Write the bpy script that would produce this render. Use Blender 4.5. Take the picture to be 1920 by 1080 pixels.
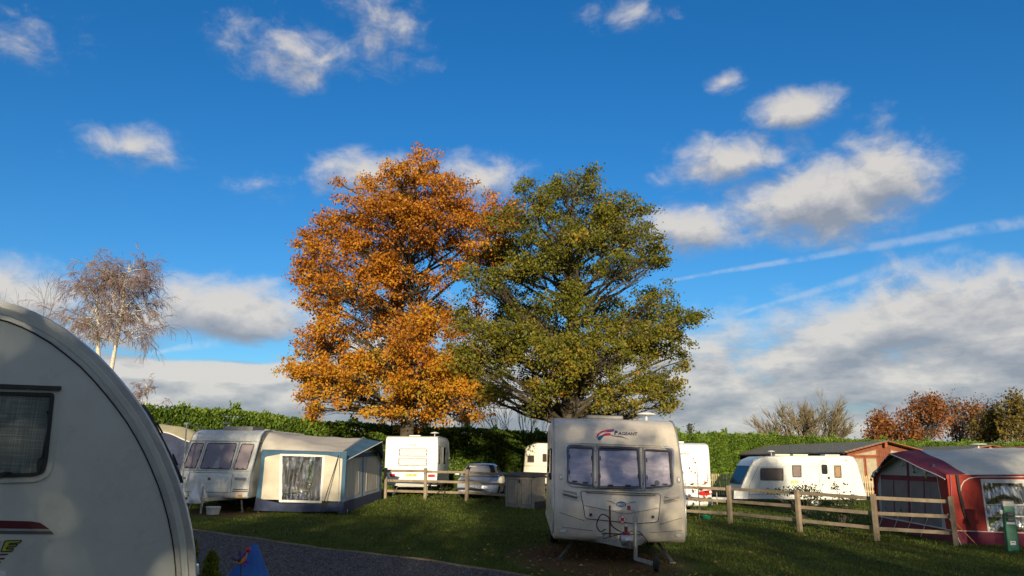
import bpy, bmesh, math, random
import numpy as np
from mathutils import Vector, Matrix
from mathutils.geometry import tessellate_polygon
from mathutils import noise as mnoise
random.seed(7)
RNG = np.random.default_rng(11)
for o in list(bpy.data.objects): bpy.data.objects.remove(o)
SC = bpy.context.scene
COL = SC.collection
RAD = math.radians

# ---------------------------------------------------------------- camera
EYE = Vector((0, 0, 1.7)); FOC = 1493.0; HOR = 868.0
PITCH = math.atan((HOR - 540) / FOC)
cam_d = bpy.data.cameras.new('camera'); cam = bpy.data.objects.new('camera', cam_d); COL.objects.link(cam)
cam.location = EYE; cam.rotation_euler = (math.pi / 2 + PITCH, 0, 0)
cam_d.sensor_width = 36; cam_d.lens = 36 * FOC / 1920; cam_d.clip_start = .05; cam_d.clip_end = 3000
SC.camera = cam
SC.render.resolution_x = 1024; SC.render.resolution_y = 576

# ---------------------------------------------------------------- sky, sun, exposure
SUN_EL = 11.5; SUN_AZ = -2.0         # behind the camera, this many degrees towards the left
sun_dir = Vector((-math.sin(RAD(SUN_AZ)) * math.cos(RAD(SUN_EL)), -math.cos(RAD(SUN_AZ)) * math.cos(RAD(SUN_EL)), math.sin(RAD(SUN_EL))))
sl = bpy.data.lights.new('sun', 'SUN'); sl.energy = 5.0; sl.angle = RAD(.55); sl.color = (1, .84, .58)
so = bpy.data.objects.new('sun', sl); COL.objects.link(so)
so.rotation_euler = sun_dir.to_track_quat('Z', 'Y').to_euler(); so.location = (-20, -40, 30)
SC.view_settings.view_transform = 'Standard'; SC.view_settings.look = 'None'
SC.view_settings.exposure = 0.35; SC.view_settings.gamma = 1.0; SC.view_settings.use_curve_mapping = False

def pix_dir(px, py):
    v = Vector((px - 960, 540 - py, -FOC)).normalized()
    return (cam.rotation_euler.to_matrix() @ v).normalized()
def azel(px, py):
    d = pix_dir(px, py); return math.atan2(d.x, d.y), math.asin(d.z)

class NT:
    "small helper to write shader nodes as expressions"
    def __init__(s, tree): s.t = tree
    def n(s, typ, **kw):
        nd = s.t.nodes.new(typ)
        for k, v in kw.items(): setattr(nd, k, v)
        return nd
    def put(s, sock, val):
        if hasattr(val, 'is_output') or isinstance(val, bpy.types.NodeSocket): s.t.links.new(val, sock)
        elif val is not None: sock.default_value = val
    def m(s, op, a, b=None, c=None, clamp=False):
        nd = s.n('ShaderNodeMath', operation=op, use_clamp=clamp)
        s.put(nd.inputs[0], a)
        if b is not None: s.put(nd.inputs[1], b)
        if c is not None: s.put(nd.inputs[2], c)
        return nd.outputs[0]
    def ss(s, x, a, b, lo=0., hi=1.):
        nd = s.n('ShaderNodeMapRange', interpolation_type='SMOOTHSTEP')
        s.put(nd.inputs['Value'], x)
        for k, v in zip(('From Min', 'From Max', 'To Min', 'To Max'), (a, b, lo, hi)): s.put(nd.inputs[k], v)
        return nd.outputs[0]
    def noise(s, vec, scale, det=4, rough=.55, dist=0., out=0):
        nd = s.n('ShaderNodeTexNoise'); s.put(nd.inputs['Vector'], vec)
        nd.inputs['Scale'].default_value = scale; nd.inputs['Detail'].default_value = det
        nd.inputs['Roughness'].default_value = rough; nd.inputs['Distortion'].default_value = dist
        return nd.outputs[out]
    def mix(s, f, a, b, blend='MIX'):
        nd = s.n('ShaderNodeMix', data_type='RGBA', blend_type=blend)
        s.put(nd.inputs[0], f)
        for i, v in ((6, a), (7, b)):
            if isinstance(v, (tuple, list)): v = tuple(v) + (1,) * (4 - len(v))
            s.put(nd.inputs[i], v)
        return nd.outputs[2]
    def mixf(s, f, a, b): return s.m('ADD', s.m('MULTIPLY', a, s.m('SUBTRACT', 1.0, f)), s.m('MULTIPLY', b, f))
    def scalev(s, vec, sc):
        nd = s.n('ShaderNodeVectorMath', operation='MULTIPLY'); s.put(nd.inputs[0], vec); nd.inputs[1].default_value = sc
        return nd.outputs[0]
    def addv(s, a, b):
        nd = s.n('ShaderNodeVectorMath', operation='ADD'); s.put(nd.inputs[0], a); s.put(nd.inputs[1], b)
        return nd.outputs[0]

def make_world():
    W = bpy.data.worlds.new('World'); SC.world = W; W.use_nodes = True
    t = W.node_tree; t.nodes.clear(); N = NT(t)
    # cloud density over a direction, as a node group so it can be sampled twice (once a little higher up, for the shading)
    g = bpy.data.node_groups.new('cloud_density', 'ShaderNodeTree')
    g.interface.new_socket('Vector', in_out='INPUT', socket_type='NodeSocketVector')
    g.interface.new_socket('Lift', in_out='INPUT', socket_type='NodeSocketFloat')
    g.interface.new_socket('Density', in_out='OUTPUT', socket_type='NodeSocketFloat')
    G = NT(g); gi = G.n('NodeGroupInput'); go = G.n('NodeGroupOutput')
    sp = G.n('ShaderNodeSeparateXYZ'); g.links.new(gi.outputs[0], sp.inputs[0])
    az = G.m('ARCTAN2', sp.outputs[0], sp.outputs[1])
    el = G.m('ADD', G.m('ARCSINE', sp.outputs[2]), gi.outputs[1])
    cb = G.n('ShaderNodeCombineXYZ'); G.put(cb.inputs[0], az); G.put(cb.inputs[1], G.m('MULTIPLY', el, 1.5)); 
    big = G.noise(cb.outputs[0], 7.0, 7, .58)
    fine = G.noise(cb.outputs[0], 21.0, 6, .62, .4)
    nz = G.m('ADD', G.m('MULTIPLY', big, .56), G.m('MULTIPLY', fine, .44))
    cf = G.n('ShaderNodeCombineXYZ'); G.put(cf.inputs[0], az); G.put(cf.inputs[1], G.m('MULTIPLY', el, 2.4)); G.put(cf.inputs[2], 4.0)
    flat = G.noise(cf.outputs[0], 8.5, 7, .58)
    nz = G.mixf(G.ss(el, .20, .13), nz, flat)
    def blob(px, py, rx, ry, k=1.0):
        a, e = azel(px, py)
        ra = rx / FOC * 1.0; re = ry / FOC
        u = G.m('MULTIPLY', G.m('SUBTRACT', az, a), 1 / ra); v = G.m('MULTIPLY', G.m('SUBTRACT', el, e), 1 / re)
        r = G.m('SQRT', G.m('ADD', G.m('MULTIPLY', u, u), G.m('MULTIPLY', v, v)))
        return G.m('MULTIPLY', G.m('SUBTRACT', 1.0, r), k)
    blobs = [(1530, 372, 215, 105, 1.35), (1640, 335, 125, 80, 1.25), (1390, 300, 170, 56, 1.0), (1490, 208, 95, 46, 1.1), (1300, 432, 150, 58, .95),
             (1480, 275, 80, 45, .55), (1600, 275, 70, 45, .35), (1358, 152, 45, 22, .6), (1200, 20, 90, 30, .36),
             (560, 95, 170, 72, .70), (585, 150, 70, 40, .6), (710, 60, 110, 100, .42), (250, 272, 105, 46, .66), (320, 295, 55, 30, .5), (480, 345, 60, 25, .35),
             (700, 330, 130, 62, .8), (900, 335, 110, 55, .78), (50, 90, 120, 50, .3), (620, 310, 60, 30, .4),
             (430, 590, 240, 82, 1.15), (30, 560, 170, 78, 1.05), (250, 600, 180, 70, .9), (600, 610, 90, 60, .8),
             (800, 640, 330, 120, .6)]
    D = None
    for b in blobs:
        x = blob(*b); D = x if D is None else G.m('MAXIMUM', D, x)
    # the low grey bank that runs all round the horizon
    edge = G.noise(az, 3.2, 3, .6); cbz = G.n('ShaderNodeCombineXYZ'); G.put(cbz.inputs[0], az)
    edge.node.noise_dimensions = '3D'; G.put(edge.node.inputs['Vector'], cbz.outputs[0])
    top = G.m('ADD', .125, G.m('MULTIPLY', edge, .10))
    a1, _ = azel(1260, 650); a2, _ = azel(1900, 650)
    top = G.m('ADD', top, G.ss(az, a1, a2, 0.012, .055))
    al, _ = azel(600, 650); 
    bank = G.m('MULTIPLY', G.m('SUBTRACT', top, el), 13.0)
    slit = G.m('MULTIPLY', blob(380, 655, 330, 26, 1.5), G.ss(az, azel(650, 650)[0], azel(520, 650)[0], 0, 1))
    bank = G.m('SUBTRACT', bank, G.m('MAXIMUM', slit, 0.0))
    bank = G.m('MINIMUM', bank, 1.0)
    D = G.m('MAXIMUM', D, bank)
    # fair-weather clouds outside this view, thickened to whiten the ambient light
    off = G.ss(G.m('ABSOLUTE', az), .68, .95)
    patch = G.m('MULTIPLY', G.ss(G.noise(cb.outputs[0], 2.4, 3, .5), .40, .60), .95)
    D = G.m('MAXIMUM', D, G.m('SUBTRACT', G.m('MULTIPLY', patch, off), G.ss(off, 1, 0, 0, 1)))
    dens = G.m('ADD', D, G.m('MULTIPLY', G.m('SUBTRACT', nz, .50), 2.55))
    g.links.new(dens, go.inputs[0])

    tc = N.n('ShaderNodeTexCoord'); vec = tc.outputs['Generated']
    sky = N.n('ShaderNodeTexSky', sky_type='NISHITA'); sky.sun_disc = False
    sky.sun_elevation = RAD(SUN_EL); sky.sun_rotation = math.atan2(sun_dir.x, sun_dir.y)
    sky.air_density = 1.0; sky.dust_density = .25; sky.ozone_density = 3.0; sky.altitude = 60
    hs = N.n('ShaderNodeHueSaturation'); hs.inputs['Saturation'].default_value = 1.28; hs.inputs['Value'].default_value = 1.0
    t.links.new(sky.outputs[0], hs.inputs['Color'])
    skyc = N.mix(1.0, hs.outputs[0], (.74, .98, 1.16), 'MULTIPLY')
    def dens(lift):
        nd = N.n('ShaderNodeGroup'); nd.node_tree = g; t.links.new(vec, nd.inputs[0]); nd.inputs[1].default_value = lift
        return nd.outputs[0]
    d0 = dens(0.0); d1 = dens(.022)
    mask = N.ss(d0, -.04, .82)
    mask = N.m('POWER', mask, 1.15)
    lit = N.m('ADD', .50, N.m('MULTIPLY', N.m('SUBTRACT', d0, d1), 1.0), clamp=True)
    lit = N.m('SUBTRACT', lit, N.m('MULTIPLY', N.ss(d0, .5, 1.6), .22), clamp=True)
    cc = N.n('ShaderNodeValToRGB'); t.links.new(lit, cc.inputs[0])
    e = cc.color_ramp.elements; e[0].position = .12; e[0].color = (2.3, 2.5, 2.9, 1); e[1].position = .85; e[1].color = (5.6, 5.3, 4.9, 1)
    m = e.new(.5); m.color = (3.7, 3.7, 3.8, 1)
    col = N.mix(N.m('MULTIPLY', mask, .93), skyc, cc.outputs[0])
    # two vapour trails: great circles through two seen directions
    def trail(p, q, w, fade):
        a = pix_dir(*p); b = pix_dir(*q); nrm = a.cross(b).normalized(); mid = (a + b).normalized(); half = a.angle(b) / 2
        dt = N.n('ShaderNodeVectorMath', operation='DOT_PRODUCT'); t.links.new(N.addv(vec, N.scalev(wob, (.006,) * 3)), dt.inputs[0]); dt.inputs[1].default_value = nrm
        dm = N.n('ShaderNodeVectorMath', operation='DOT_PRODUCT'); t.links.new(vec, dm.inputs[0]); dm.inputs[1].default_value = mid
        ang = N.m('ARCCOSINE', dm.outputs['Value'])
        al = N.n('ShaderNodeVectorMath', operation='DOT_PRODUCT'); t.links.new(vec, al.inputs[0]); al.inputs[1].default_value = (b - a).normalized()
        wid = N.ss(al.outputs['Value'], (b - a).normalized().dot(a), (b - a).normalized().dot(b), w * .45, w * 1.5)
        k = N.ss(N.m('DIVIDE', N.m('ABSOLUTE', dt.outputs['Value']), wid), 1.0, .15)
        return N.m('MULTIPLY', N.m('MULTIPLY', k, N.ss(ang, half * 1.05, half * .8)), fade)
    wn = N.n('ShaderNodeTexNoise'); t.links.new(vec, wn.inputs['Vector']); wn.inputs['Scale'].default_value = 22; wn.inputs['Detail'].default_value = 4
    wob = N.addv(wn.outputs['Color'], (-.5, -.5, -.5)) if False else wn.outputs['Color']
    sub = N.n('ShaderNodeVectorMath', operation='SUBTRACT'); t.links.new(wn.outputs['Color'], sub.inputs[0]); sub.inputs[1].default_value = (.5, .5, .5); wob = sub.outputs[0]
    streak = N.noise(vec, 34, 4, .6)
    tr = N.m('MAXIMUM', trail((1215, 533), (2010, 400), .0065, .30), trail((1320, 607), (1815, 462), .0070, .30))
    tr = N.m('MAXIMUM', tr, trail((300, 553), (640, 515), .006, .35))
    tr = N.m('MAXIMUM', tr, trail((270, 663), (420, 638), .006, .4))
    tr = N.m('MULTIPLY', tr, N.ss(streak, .35, .62, .15, 1.0))
    col = N.mix(N.m('MULTIPLY', tr, N.m('SUBTRACT', 1.0, mask)), col, (5.6, 5.7, 5.9))
    bg = N.n('ShaderNodeBackground'); t.links.new(col, bg.inputs[0]); bg.inputs[1].default_value = .10
    out = N.n('ShaderNodeOutputWorld'); t.links.new(bg.outputs[0], out.inputs[0])
make_world()
SC.world.cycles.sampling_method = 'NONE'

# ---------------------------------------------------------------- terrain and pixel helpers
def sstep(a, b, x):
    t = np.clip((x - a) / (b - a), 0, 1); return t * t * (3 - 2 * t)
def ground(x, y):
    x = np.asarray(x, float); y = np.asarray(y, float)
    xc = np.clip(x, -24, 24)
    base = np.where(xc > 0, -.030 * xc, -.026 * xc)
    w = sstep(40, 49, y)
    z = base * (1 - .85 * w) + .1 * w + .20 * sstep(25, 32, y) * (1 - sstep(0, 6, xc))
    z = z + .10 * np.exp(-((x - 1.9) / 4) ** 2 - ((y - 15.5) / 5) ** 2)
    return z + .015 * np.sin(x * .9 + y * .4) * np.sin(y * .7)
def gz(x, y): return float(ground(x, y))
def P(px, py, Y):
    d = pix_dir(px, py); return EYE + d * (Y / d.y)
def G(px, py):
    d = pix_dir(px, py); Y = 15.
    for _ in range(40):
        p = EYE + d * (Y / d.y); zt = gz(p.x, p.y)
        Y = max(2, Y * (1.7 - zt) / max(.05, 1.7 - p.z))
    p = EYE + d * (Y / d.y); return Vector((p.x, p.y, gz(p.x, p.y)))
_cri = (Matrix.Translation(EYE) @ cam.rotation_euler.to_matrix().to_4x4()).inverted()
def proj(p):
    c = _cri @ Vector(p); return (960 + FOC * c.x / -c.z, 540 - FOC * c.y / -c.z)

# ---------------------------------------------------------------- objects
def obj(name, me, mat=None, parent=None, kind=None):
    o = bpy.data.objects.new(name, me); COL.objects.link(o)
    if mat is not None: me.materials.append(mat)
    if parent is not None: o.parent = parent
    if kind: o['kind'] = kind
    return o
def tag(o, label, cat, group=None):
    o['label'] = label; o['category'] = cat
    if group: o['group'] = group
    return o
def frame(x, y, yaw, z=None, tilt=1.0):
    e = .6
    gx = (gz(x + e, y) - gz(x - e, y)) / (2 * e) * tilt; gy = (gz(x, y + e) - gz(x, y - e)) / (2 * e) * tilt
    n = Vector((-gx, -gy, 1)).normalized(); h = Vector((math.cos(yaw), math.sin(yaw), 0))
    f = (h - n * h.dot(n)).normalized(); l = n.cross(f)
    M = Matrix((f, l, n)).transposed().to_4x4(); M.translation = (x, y, gz(x, y) if z is None else z)
    return M
def thing(name, label, cat, M, group=None):
    o = bpy.data.objects.new(name, None); COL.objects.link(o); o.empty_display_size = .2
    o.matrix_world = M
    return tag(o, label, cat, group)
def copy_tree(o, parent=None):
    c = o.copy(); COL.objects.link(c)
    if parent is not None: c.parent = parent
    for ch in list(o.children): copy_tree(ch, c)
    return c

class MB:
    def __init__(s): s.v = []; s.f = []
    def add(s, vs, fs):
        k = len(s.v); s.v += [tuple(v) for v in vs]; s.f += [tuple(i + k for i in f) for f in fs]; return s
    def box(s, c, sz, R=None):
        c = Vector(c); h = Vector(sz) / 2; vs = []
        for z in (-1, 1):
            for x, y in ((-1, -1), (1, -1), (1, 1), (-1, 1)):
                p = Vector((x * h.x, y * h.y, z * h.z))
                if R is not None: p = R @ p
                vs.append(c + p)
        return s.add(vs, [(0, 3, 2, 1), (4, 5, 6, 7), (0, 1, 5, 4), (1, 2, 6, 5), (2, 3, 7, 6), (3, 0, 4, 7)])
    def beam(s, a, b, w, h, up=(0, 0, 1)):
        a = Vector(a); b = Vector(b); d = (b - a); L = d.length; d.normalize()
        r = d.cross(Vector(up)).normalized(); u = r.cross(d)
        return s.box((a + b) / 2, (L, w, h), Matrix((d, r, u)).transposed())
    def tube(s, pts, r, n=8, cap=True):
        pts = [Vector(p) for p in pts]; m = len(pts)
        rs = r if isinstance(r, (list, tuple)) else [r] * m
        k0 = len(s.v); prev = None
        for i, p in enumerate(pts):
            d = (pts[min(i + 1, m - 1)] - pts[max(i - 1, 0)]).normalized()
            if prev is None:
                a = Vector((0, 0, 1)) if abs(d.z) < .9 else Vector((1, 0, 0)); u = d.cross(a).normalized()
            else: u = (prev - d * prev.dot(d)).normalized()
            prev = u; w = d.cross(u)
            for j in range(n):
                t = 2 * math.pi * j / n; s.v.append(tuple(p + (u * math.cos(t) + w * math.sin(t)) * rs[i]))
        for i in range(m - 1):
            for j in range(n):
                a = k0 + i * n + j; b = k0 + i * n + (j + 1) % n; s.f.append((a, b, b + n, a + n))
        if cap: s.f.append(tuple(k0 + j for j in range(n))[::-1]); s.f.append(tuple(k0 + (m - 1) * n + j for j in range(n)))
        return s
    def lathe(s, prof, c=(0, 0, 0), axis=(0, 1, 0), n=24, close=False):
        ax = Vector(axis).normalized(); a = Vector((0, 0, 1)) if abs(ax.z) < .9 else Vector((1, 0, 0))
        u = ax.cross(a).normalized(); w = ax.cross(u); c = Vector(c); k0 = len(s.v); m = len(prof)
        for (r, h) in prof:
            for j in range(n):
                t = 2 * math.pi * j / n; s.v.append(tuple(c + ax * h + (u * math.cos(t) + w * math.sin(t)) * r))
        for i in range(m if close else m - 1):
            for j in range(n):
                a0 = k0 + i * n + j; b0 = k0 + i * n + (j + 1) % n; i2 = ((i + 1) % m - i) * n
                s.f.append((a0, b0, b0 + i2, a0 + i2))
        return s
    def plate(s, loops, t, mp, w0=0.0, inset=.0):
        if not isinstance(loops[0][0], (tuple, list)): loops = [loops]
        tris = tessellate_polygon([[Vector((u, v, 0)) for u, v in L] for L in loops])
        flat = [p for L in loops for p in L]; n = len(flat)
        area = sum((flat[a][0] * flat[b][1] - flat[b][0] * flat[a][1]) + (flat[b][0] * flat[c][1] - flat[c][0] * flat[b][1]) + (flat[c][0] * flat[a][1] - flat[a][0] * flat[c][1]) for a, b, c in tris)
        k0 = len(s.v)
        s.v += [tuple(mp(u, v, w0 + t)) for u, v in flat] + [tuple(mp(u, v, w0)) for u, v in flat]
        for a, b, c in tris:
            ar = (flat[b][0] - flat[a][0]) * (flat[c][1] - flat[a][1]) - (flat[c][0] - flat[a][0]) * (flat[b][1] - flat[a][1])
            s.f.append((k0 + a, k0 + b, k0 + c) if ar > 0 else (k0 + a, k0 + c, k0 + b))
        i0 = 0
        for li, L in enumerate(loops):
            m = len(L); sa = sum(L[i][0] * L[(i + 1) % m][1] - L[(i + 1) % m][0] * L[i][1] for i in range(m))
            ccw = (sa > 0) == (li == 0)
            for i in range(m):
                a = k0 + i0 + i; b = k0 + i0 + (i + 1) % m
                s.f.append((a + n, b + n, b, a) if ccw else (b + n, a + n, a, b))
            i0 += m
        return s
    def sheet(s, fn, nu, nv):
        k0 = len(s.v)
        for j in range(nv + 1):
            for i in range(nu + 1): s.v.append(tuple(fn(i / nu, j / nv)))
        for j in range(nv):
            for i in range(nu):
                a = k0 + j * (nu + 1) + i; s.f.append((a, a + 1, a + nu + 2, a + nu + 1))
        return s
    def mesh(s, name, smooth=False, bevel=0., seg=2, fixn=False):
        me = bpy.data.meshes.new(name); me.from_pydata(s.v, [], s.f)
        if bevel or fixn:
            bm = bmesh.new(); bm.from_mesh(me)
            bmesh.ops.remove_doubles(bm, verts=bm.verts, dist=1e-5)
            if fixn: bmesh.ops.recalc_face_normals(bm, faces=bm.faces)
            if bevel:
                es = [e for e in bm.edges if len(e.link_faces) == 2 and e.calc_face_angle(0) > .6]
                bmesh.ops.bevel(bm, geom=es, offset=bevel, segments=seg, affect='EDGES', profile=.6, clamp_overlap=True)
            bm.to_mesh(me); bm.free()
        if smooth:
            for p in me.polygons: p.use_smooth = True
            if smooth is not True: me.set_sharp_from_angle(angle=smooth)
        return me
    def build(s, name, mat, parent=None, smooth=False, bevel=0., seg=2, kind=None, fixn=False):
        return obj(name, s.mesh(name, smooth, bevel, seg, fixn), mat, parent, kind)

def np_mesh(name, V, F, attr=None):
    "V (n,3), F (m,k) all faces the same size"
    me = bpy.data.meshes.new(name); V = np.asarray(V, np.float32); F = np.asarray(F, np.int32); k = F.shape[1]
    me.vertices.add(len(V)); me.vertices.foreach_set('co', V.ravel())
    me.loops.add(F.size); me.loops.foreach_set('vertex_index', F.ravel())
    me.polygons.add(len(F)); me.polygons.foreach_set('loop_start', np.arange(len(F), dtype=np.int32) * k)
    if attr is not None:
        for nm, a in attr.items():
            at = me.attributes.new(nm, 'FLOAT', 'POINT'); at.data.foreach_set('value', np.asarray(a, np.float32))
    me.update(); me.validate()
    return me

# ---------------------------------------------------------------- surface maps: (u right, v up, w out) as seen from outside
def pmap(o, u, v):
    o = Vector(o); u = Vector(u).normalized(); v = Vector(v); v = (v - u * v.dot(u)).normalized(); n = u.cross(v)
    return lambda a, b, w=0.: o + u * a + v * b + n * w
def solve(M, mp, px, py, g=(0, 1.)):
    u, v = g
    for _ in range(12):
        x, y = proj(M @ mp(u, v, 0)); e = 1e-3
        xu, yu = proj(M @ mp(u + e, v, 0)); xv, yv = proj(M @ mp(u, v + e, 0))
        a, b, c, d = (xu - x) / e, (xv - x) / e, (yu - y) / e, (yv - y) / e; det = a * d - b * c
        if abs(det) < 1e-9: break
        du = (d * (px - x) - b * (py - y)) / det; dv = (-c * (px - x) + a * (py - y)) / det
        u += max(-1, min(1, du)); v += max(-1, min(1, dv))
    return (u, v)
class Zm:
    "zoomed view of the photograph: origin and scale; gives (u, v) on a surface"
    def __init__(s, M, mp, ox=0, oy=0, sc=1., g=(0, 1.)): s.a = (M, mp, ox, oy, sc, g)
    def __call__(s, *pts):
        M, mp, ox, oy, sc, g = s.a
        return [solve(M, mp, ox + x / sc, oy + y / sc, g) for x, y in pts]
def rpoly(pts, r, n=4):
    out = []; m = len(pts)
    for i in range(m):
        p = Vector(pts[i]); a = Vector(pts[i - 1]); b = Vector(pts[(i + 1) % m])
        da = (a - p); db = (b - p); k = min(r, da.length * .45, db.length * .45)
        p0 = p + da.normalized() * k; p1 = p + db.normalized() * k
        for j in range(n + 1):
            t = j / n; q = p0 * (1 - t) ** 2 + p * 2 * t * (1 - t) + p1 * t * t; out.append((q.x, q.y))
    return out
def rrect(cx, cy, w, h, r=.03, n=4):
    return rpoly([(cx - w / 2, cy - h / 2), (cx + w / 2, cy - h / 2), (cx + w / 2, cy + h / 2), (cx - w / 2, cy + h / 2)], r, n)
def shrink(pts, d):
    m = len(pts); out = []
    sa = sum(pts[i][0] * pts[(i + 1) % m][1] - pts[(i + 1) % m][0] * pts[i][1] for i in range(m)); sg = 1 if sa > 0 else -1
    for i in range(m):
        p = Vector(pts[i]); a = Vector(pts[i - 1]); b = Vector(pts[(i + 1) % m])
        e1 = (p - a).normalized(); e2 = (b - p).normalized()
        n1 = Vector((-e1.y, e1.x)) * sg; n2 = Vector((-e2.y, e2.x)) * sg; nn = n1 + n2
        if nn.length < 1e-6: nn = n1
        nn.normalize(); k = d / max(.35, nn.dot(n1)); q = p + nn * k; out.append((q.x, q.y))
    return out
def densify(pts, step=.15):
    out = []; m = len(pts)
    for i in range(m):
        a = Vector(pts[i]); b = Vector(pts[(i + 1) % m]); k = max(1, int((b - a).length / step))
        for j in range(k): q = a.lerp(b, j / k); out.append((q.x, q.y))
    return out
def ellipse(cx, cy, a, b, n=20): return [(cx + a * math.cos(2 * math.pi * i / n), cy + b * math.sin(2 * math.pi * i / n)) for i in range(n)]

def text_mb(txt, mp, u0, v0, height, w=.004, shear=0., width=None, align='CENTER', bold=0.):
    cu = bpy.data.curves.new('lettering', 'FONT'); cu.body = txt; cu.size = 1; cu.align_x = align; cu.shear = shear; cu.offset = bold
    cu.resolution_u = 3
    o = bpy.data.objects.new('lettering', cu); COL.objects.link(o)
    me = bpy.data.meshes.new_from_object(o.evaluated_get(bpy.context.evaluated_depsgraph_get()))
    bpy.data.objects.remove(o); bpy.data.curves.remove(cu)
    vs = [v.co.copy() for v in me.vertices]; fs = [tuple(p.vertices) for p in me.polygons]; bpy.data.meshes.remove(me)
    h = max(v.y for v in vs) - min(v.y for v in vs); x0 = min(v.x for v in vs); x1 = max(v.x for v in vs); y0 = min(v.y for v in vs)
    sc = height / h; sx = sc if width is None else width / (x1 - x0)
    mid = {'CENTER': (x0 + x1) / 2, 'LEFT': x0}[align]
    return MB().add([mp(u0 + (v.x - mid) * sx, v0 + (v.y - y0) * sc, w) for v in vs], fs)

# ---------------------------------------------------------------- materials
def new_mat(name):
    m = bpy.data.materials.new(name); m.use_nodes = True; t = m.node_tree
    return m, t, NT(t), t.nodes['Principled BSDF'], t.nodes['Material Output']
def pm(name, col, rough=.5, metal=0., var=.12, scale=4., dirt=0., dirtcol=(.09, .08, .05), bump=0., bscale=60., streak=0., coat=0., spec=.5, rvar=.0, stretch=(1, 1, 1)):
    m, t, N, b, out = new_mat(name)
    tc = N.n('ShaderNodeTexCoord').outputs['Object']
    if stretch != (1, 1, 1): tc = N.scalev(tc, stretch)
    n1 = N.noise(tc, scale, 5, .6)
    dark = tuple(c * (1 - var) for c in col); light = tuple(min(1, c * (1 + var)) for c in col)
    c = N.mix(N.ss(n1, .3, .7), dark, light)
    if dirt:
        n2 = N.noise(tc, scale * 2.3, 7, .68)
        c = N.mix(N.m('MULTIPLY', N.ss(n2, .46, .74), dirt), c, dirtcol)
    if streak:
        n3 = N.noise(N.scalev(tc, (9, 9, .8)), 1.6, 5, .6)
        c = N.mix(N.m('MULTIPLY', N.ss(n3, .5, .8), streak), c, dirtcol)
    t.links.new(c, b.inputs['Base Color'])
    b.inputs['Roughness'].default_value = rough; b.inputs['Metallic'].default_value = metal
    b.inputs['Specular IOR Level'].default_value = spec
    if rvar: t.links.new(N.ss(n1, .25, .75, max(.02, rough - rvar), rough + rvar), b.inputs['Roughness'])
    if coat: b.inputs['Coat Weight'].default_value = coat; b.inputs['Coat Roughness'].default_value = .08
    if bump:
        bp = N.n('ShaderNodeBump'); bp.inputs['Strength'].default_value = bump; bp.inputs['Distance'].default_value = .02
        t.links.new(N.noise(tc, bscale, 4, .6), bp.inputs['Height']); t.links.new(bp.outputs[0], b.inputs['Normal'])
    return m
def glass(name, tint, rough=.03, crinkle=0., cscale=8., ior=1.5):
    m, t, N, b, out = new_mat(name)
    tr = N.n('ShaderNodeBsdfTransparent'); tr.inputs[0].default_value = tint + (1,)
    gl = N.n('ShaderNodeBsdfGlossy'); gl.inputs['Roughness'].default_value = rough; gl.inputs[0].default_value = (1, 1, 1, 1)
    fr = N.n('ShaderNodeFresnel'); fr.inputs[0].default_value = ior
    mx = N.n('ShaderNodeMixShader'); t.links.new(fr.outputs[0], mx.inputs[0]); t.links.new(tr.outputs[0], mx.inputs[1]); t.links.new(gl.outputs[0], mx.inputs[2])
    if crinkle:
        tc = N.n('ShaderNodeTexCoord').outputs['Object']
        bp = N.n('ShaderNodeBump'); bp.inputs['Strength'].default_value = crinkle; bp.inputs['Distance'].default_value = .05
        t.links.new(N.noise(N.scalev(tc, (1, 1, .45)), cscale, 5, .65, .6), bp.inputs['Height'])
        t.links.new(bp.outputs[0], gl.inputs['Normal']); t.links.new(bp.outputs[0], fr.inputs['Normal'])
    t.links.new(mx.outputs[0], out.inputs[0]); return m
def leafmat(name, stops, trans=.35, rough=.55, zgrad=None):
    "stops: ramp over the per-leaf value stored in the mesh"
    m, t, N, b, out = new_mat(name)
    at = N.n('ShaderNodeAttribute'); at.attribute_name = 'tone'
    rp = N.n('ShaderNodeValToRGB'); t.links.new(at.outputs['Fac'], rp.inputs[0]); els = rp.color_ramp.elements
    els[0].position = stops[0][0]; els[0].color = stops[0][1] + (1,); els[1].position = stops[-1][0]; els[1].color = stops[-1][1] + (1,)
    for p, c in stops[1:-1]: els.new(p).color = c + (1,)
    b.inputs['Roughness'].default_value = rough; b.inputs['Specular IOR Level'].default_value = .25
    t.links.new(rp.outputs[0], b.inputs['Base Color'])
    tl = N.n('ShaderNodeBsdfTranslucent'); t.links.new(rp.outputs[0], tl.inputs[0])
    mx = N.n('ShaderNodeMixShader'); mx.inputs[0].default_value = trans
    t.links.new(b.outputs[0], mx.inputs[1]); t.links.new(tl.outputs[0], mx.inputs[2]); t.links.new(mx.outputs[0], out.inputs[0])
    return m
M = {}
M['gel'] = pm('gel_coat_white', (.72, .72, .68), .32, var=.05, dirt=.16, dirtcol=(.30, .29, .20), streak=.15, rvar=.06)
M['gel_clean'] = pm('gel_coat_clean', (.76, .76, .73), .28, var=.04, dirt=.08, dirtcol=(.4, .38, .3), streak=.08, rvar=.05)
M['gel_old'] = pm('gel_coat_weathered', (.60, .60, .55), .38, var=.08, dirt=.35, dirtcol=(.20, .20, .12), streak=.45, rvar=.08)
M['near'] = pm('near_caravan_paint', (.50, .52, .46), .30, var=.05, dirt=.12, dirtcol=(.3, .31, .27), streak=.10, bump=.06, bscale=90, rvar=.05)
M['champ'] = pm('champagne_paint', (.62, .55, .44), .30, var=.05, dirt=.14, dirtcol=(.30, .27, .2), streak=.16, rvar=.06, coat=.05)
M['champ_dark'] = pm('champagne_crease_shade', (.30, .28, .25), .5, var=.1)  # darker copy of the champagne paint; shade of creases and recesses in its colour
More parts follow.
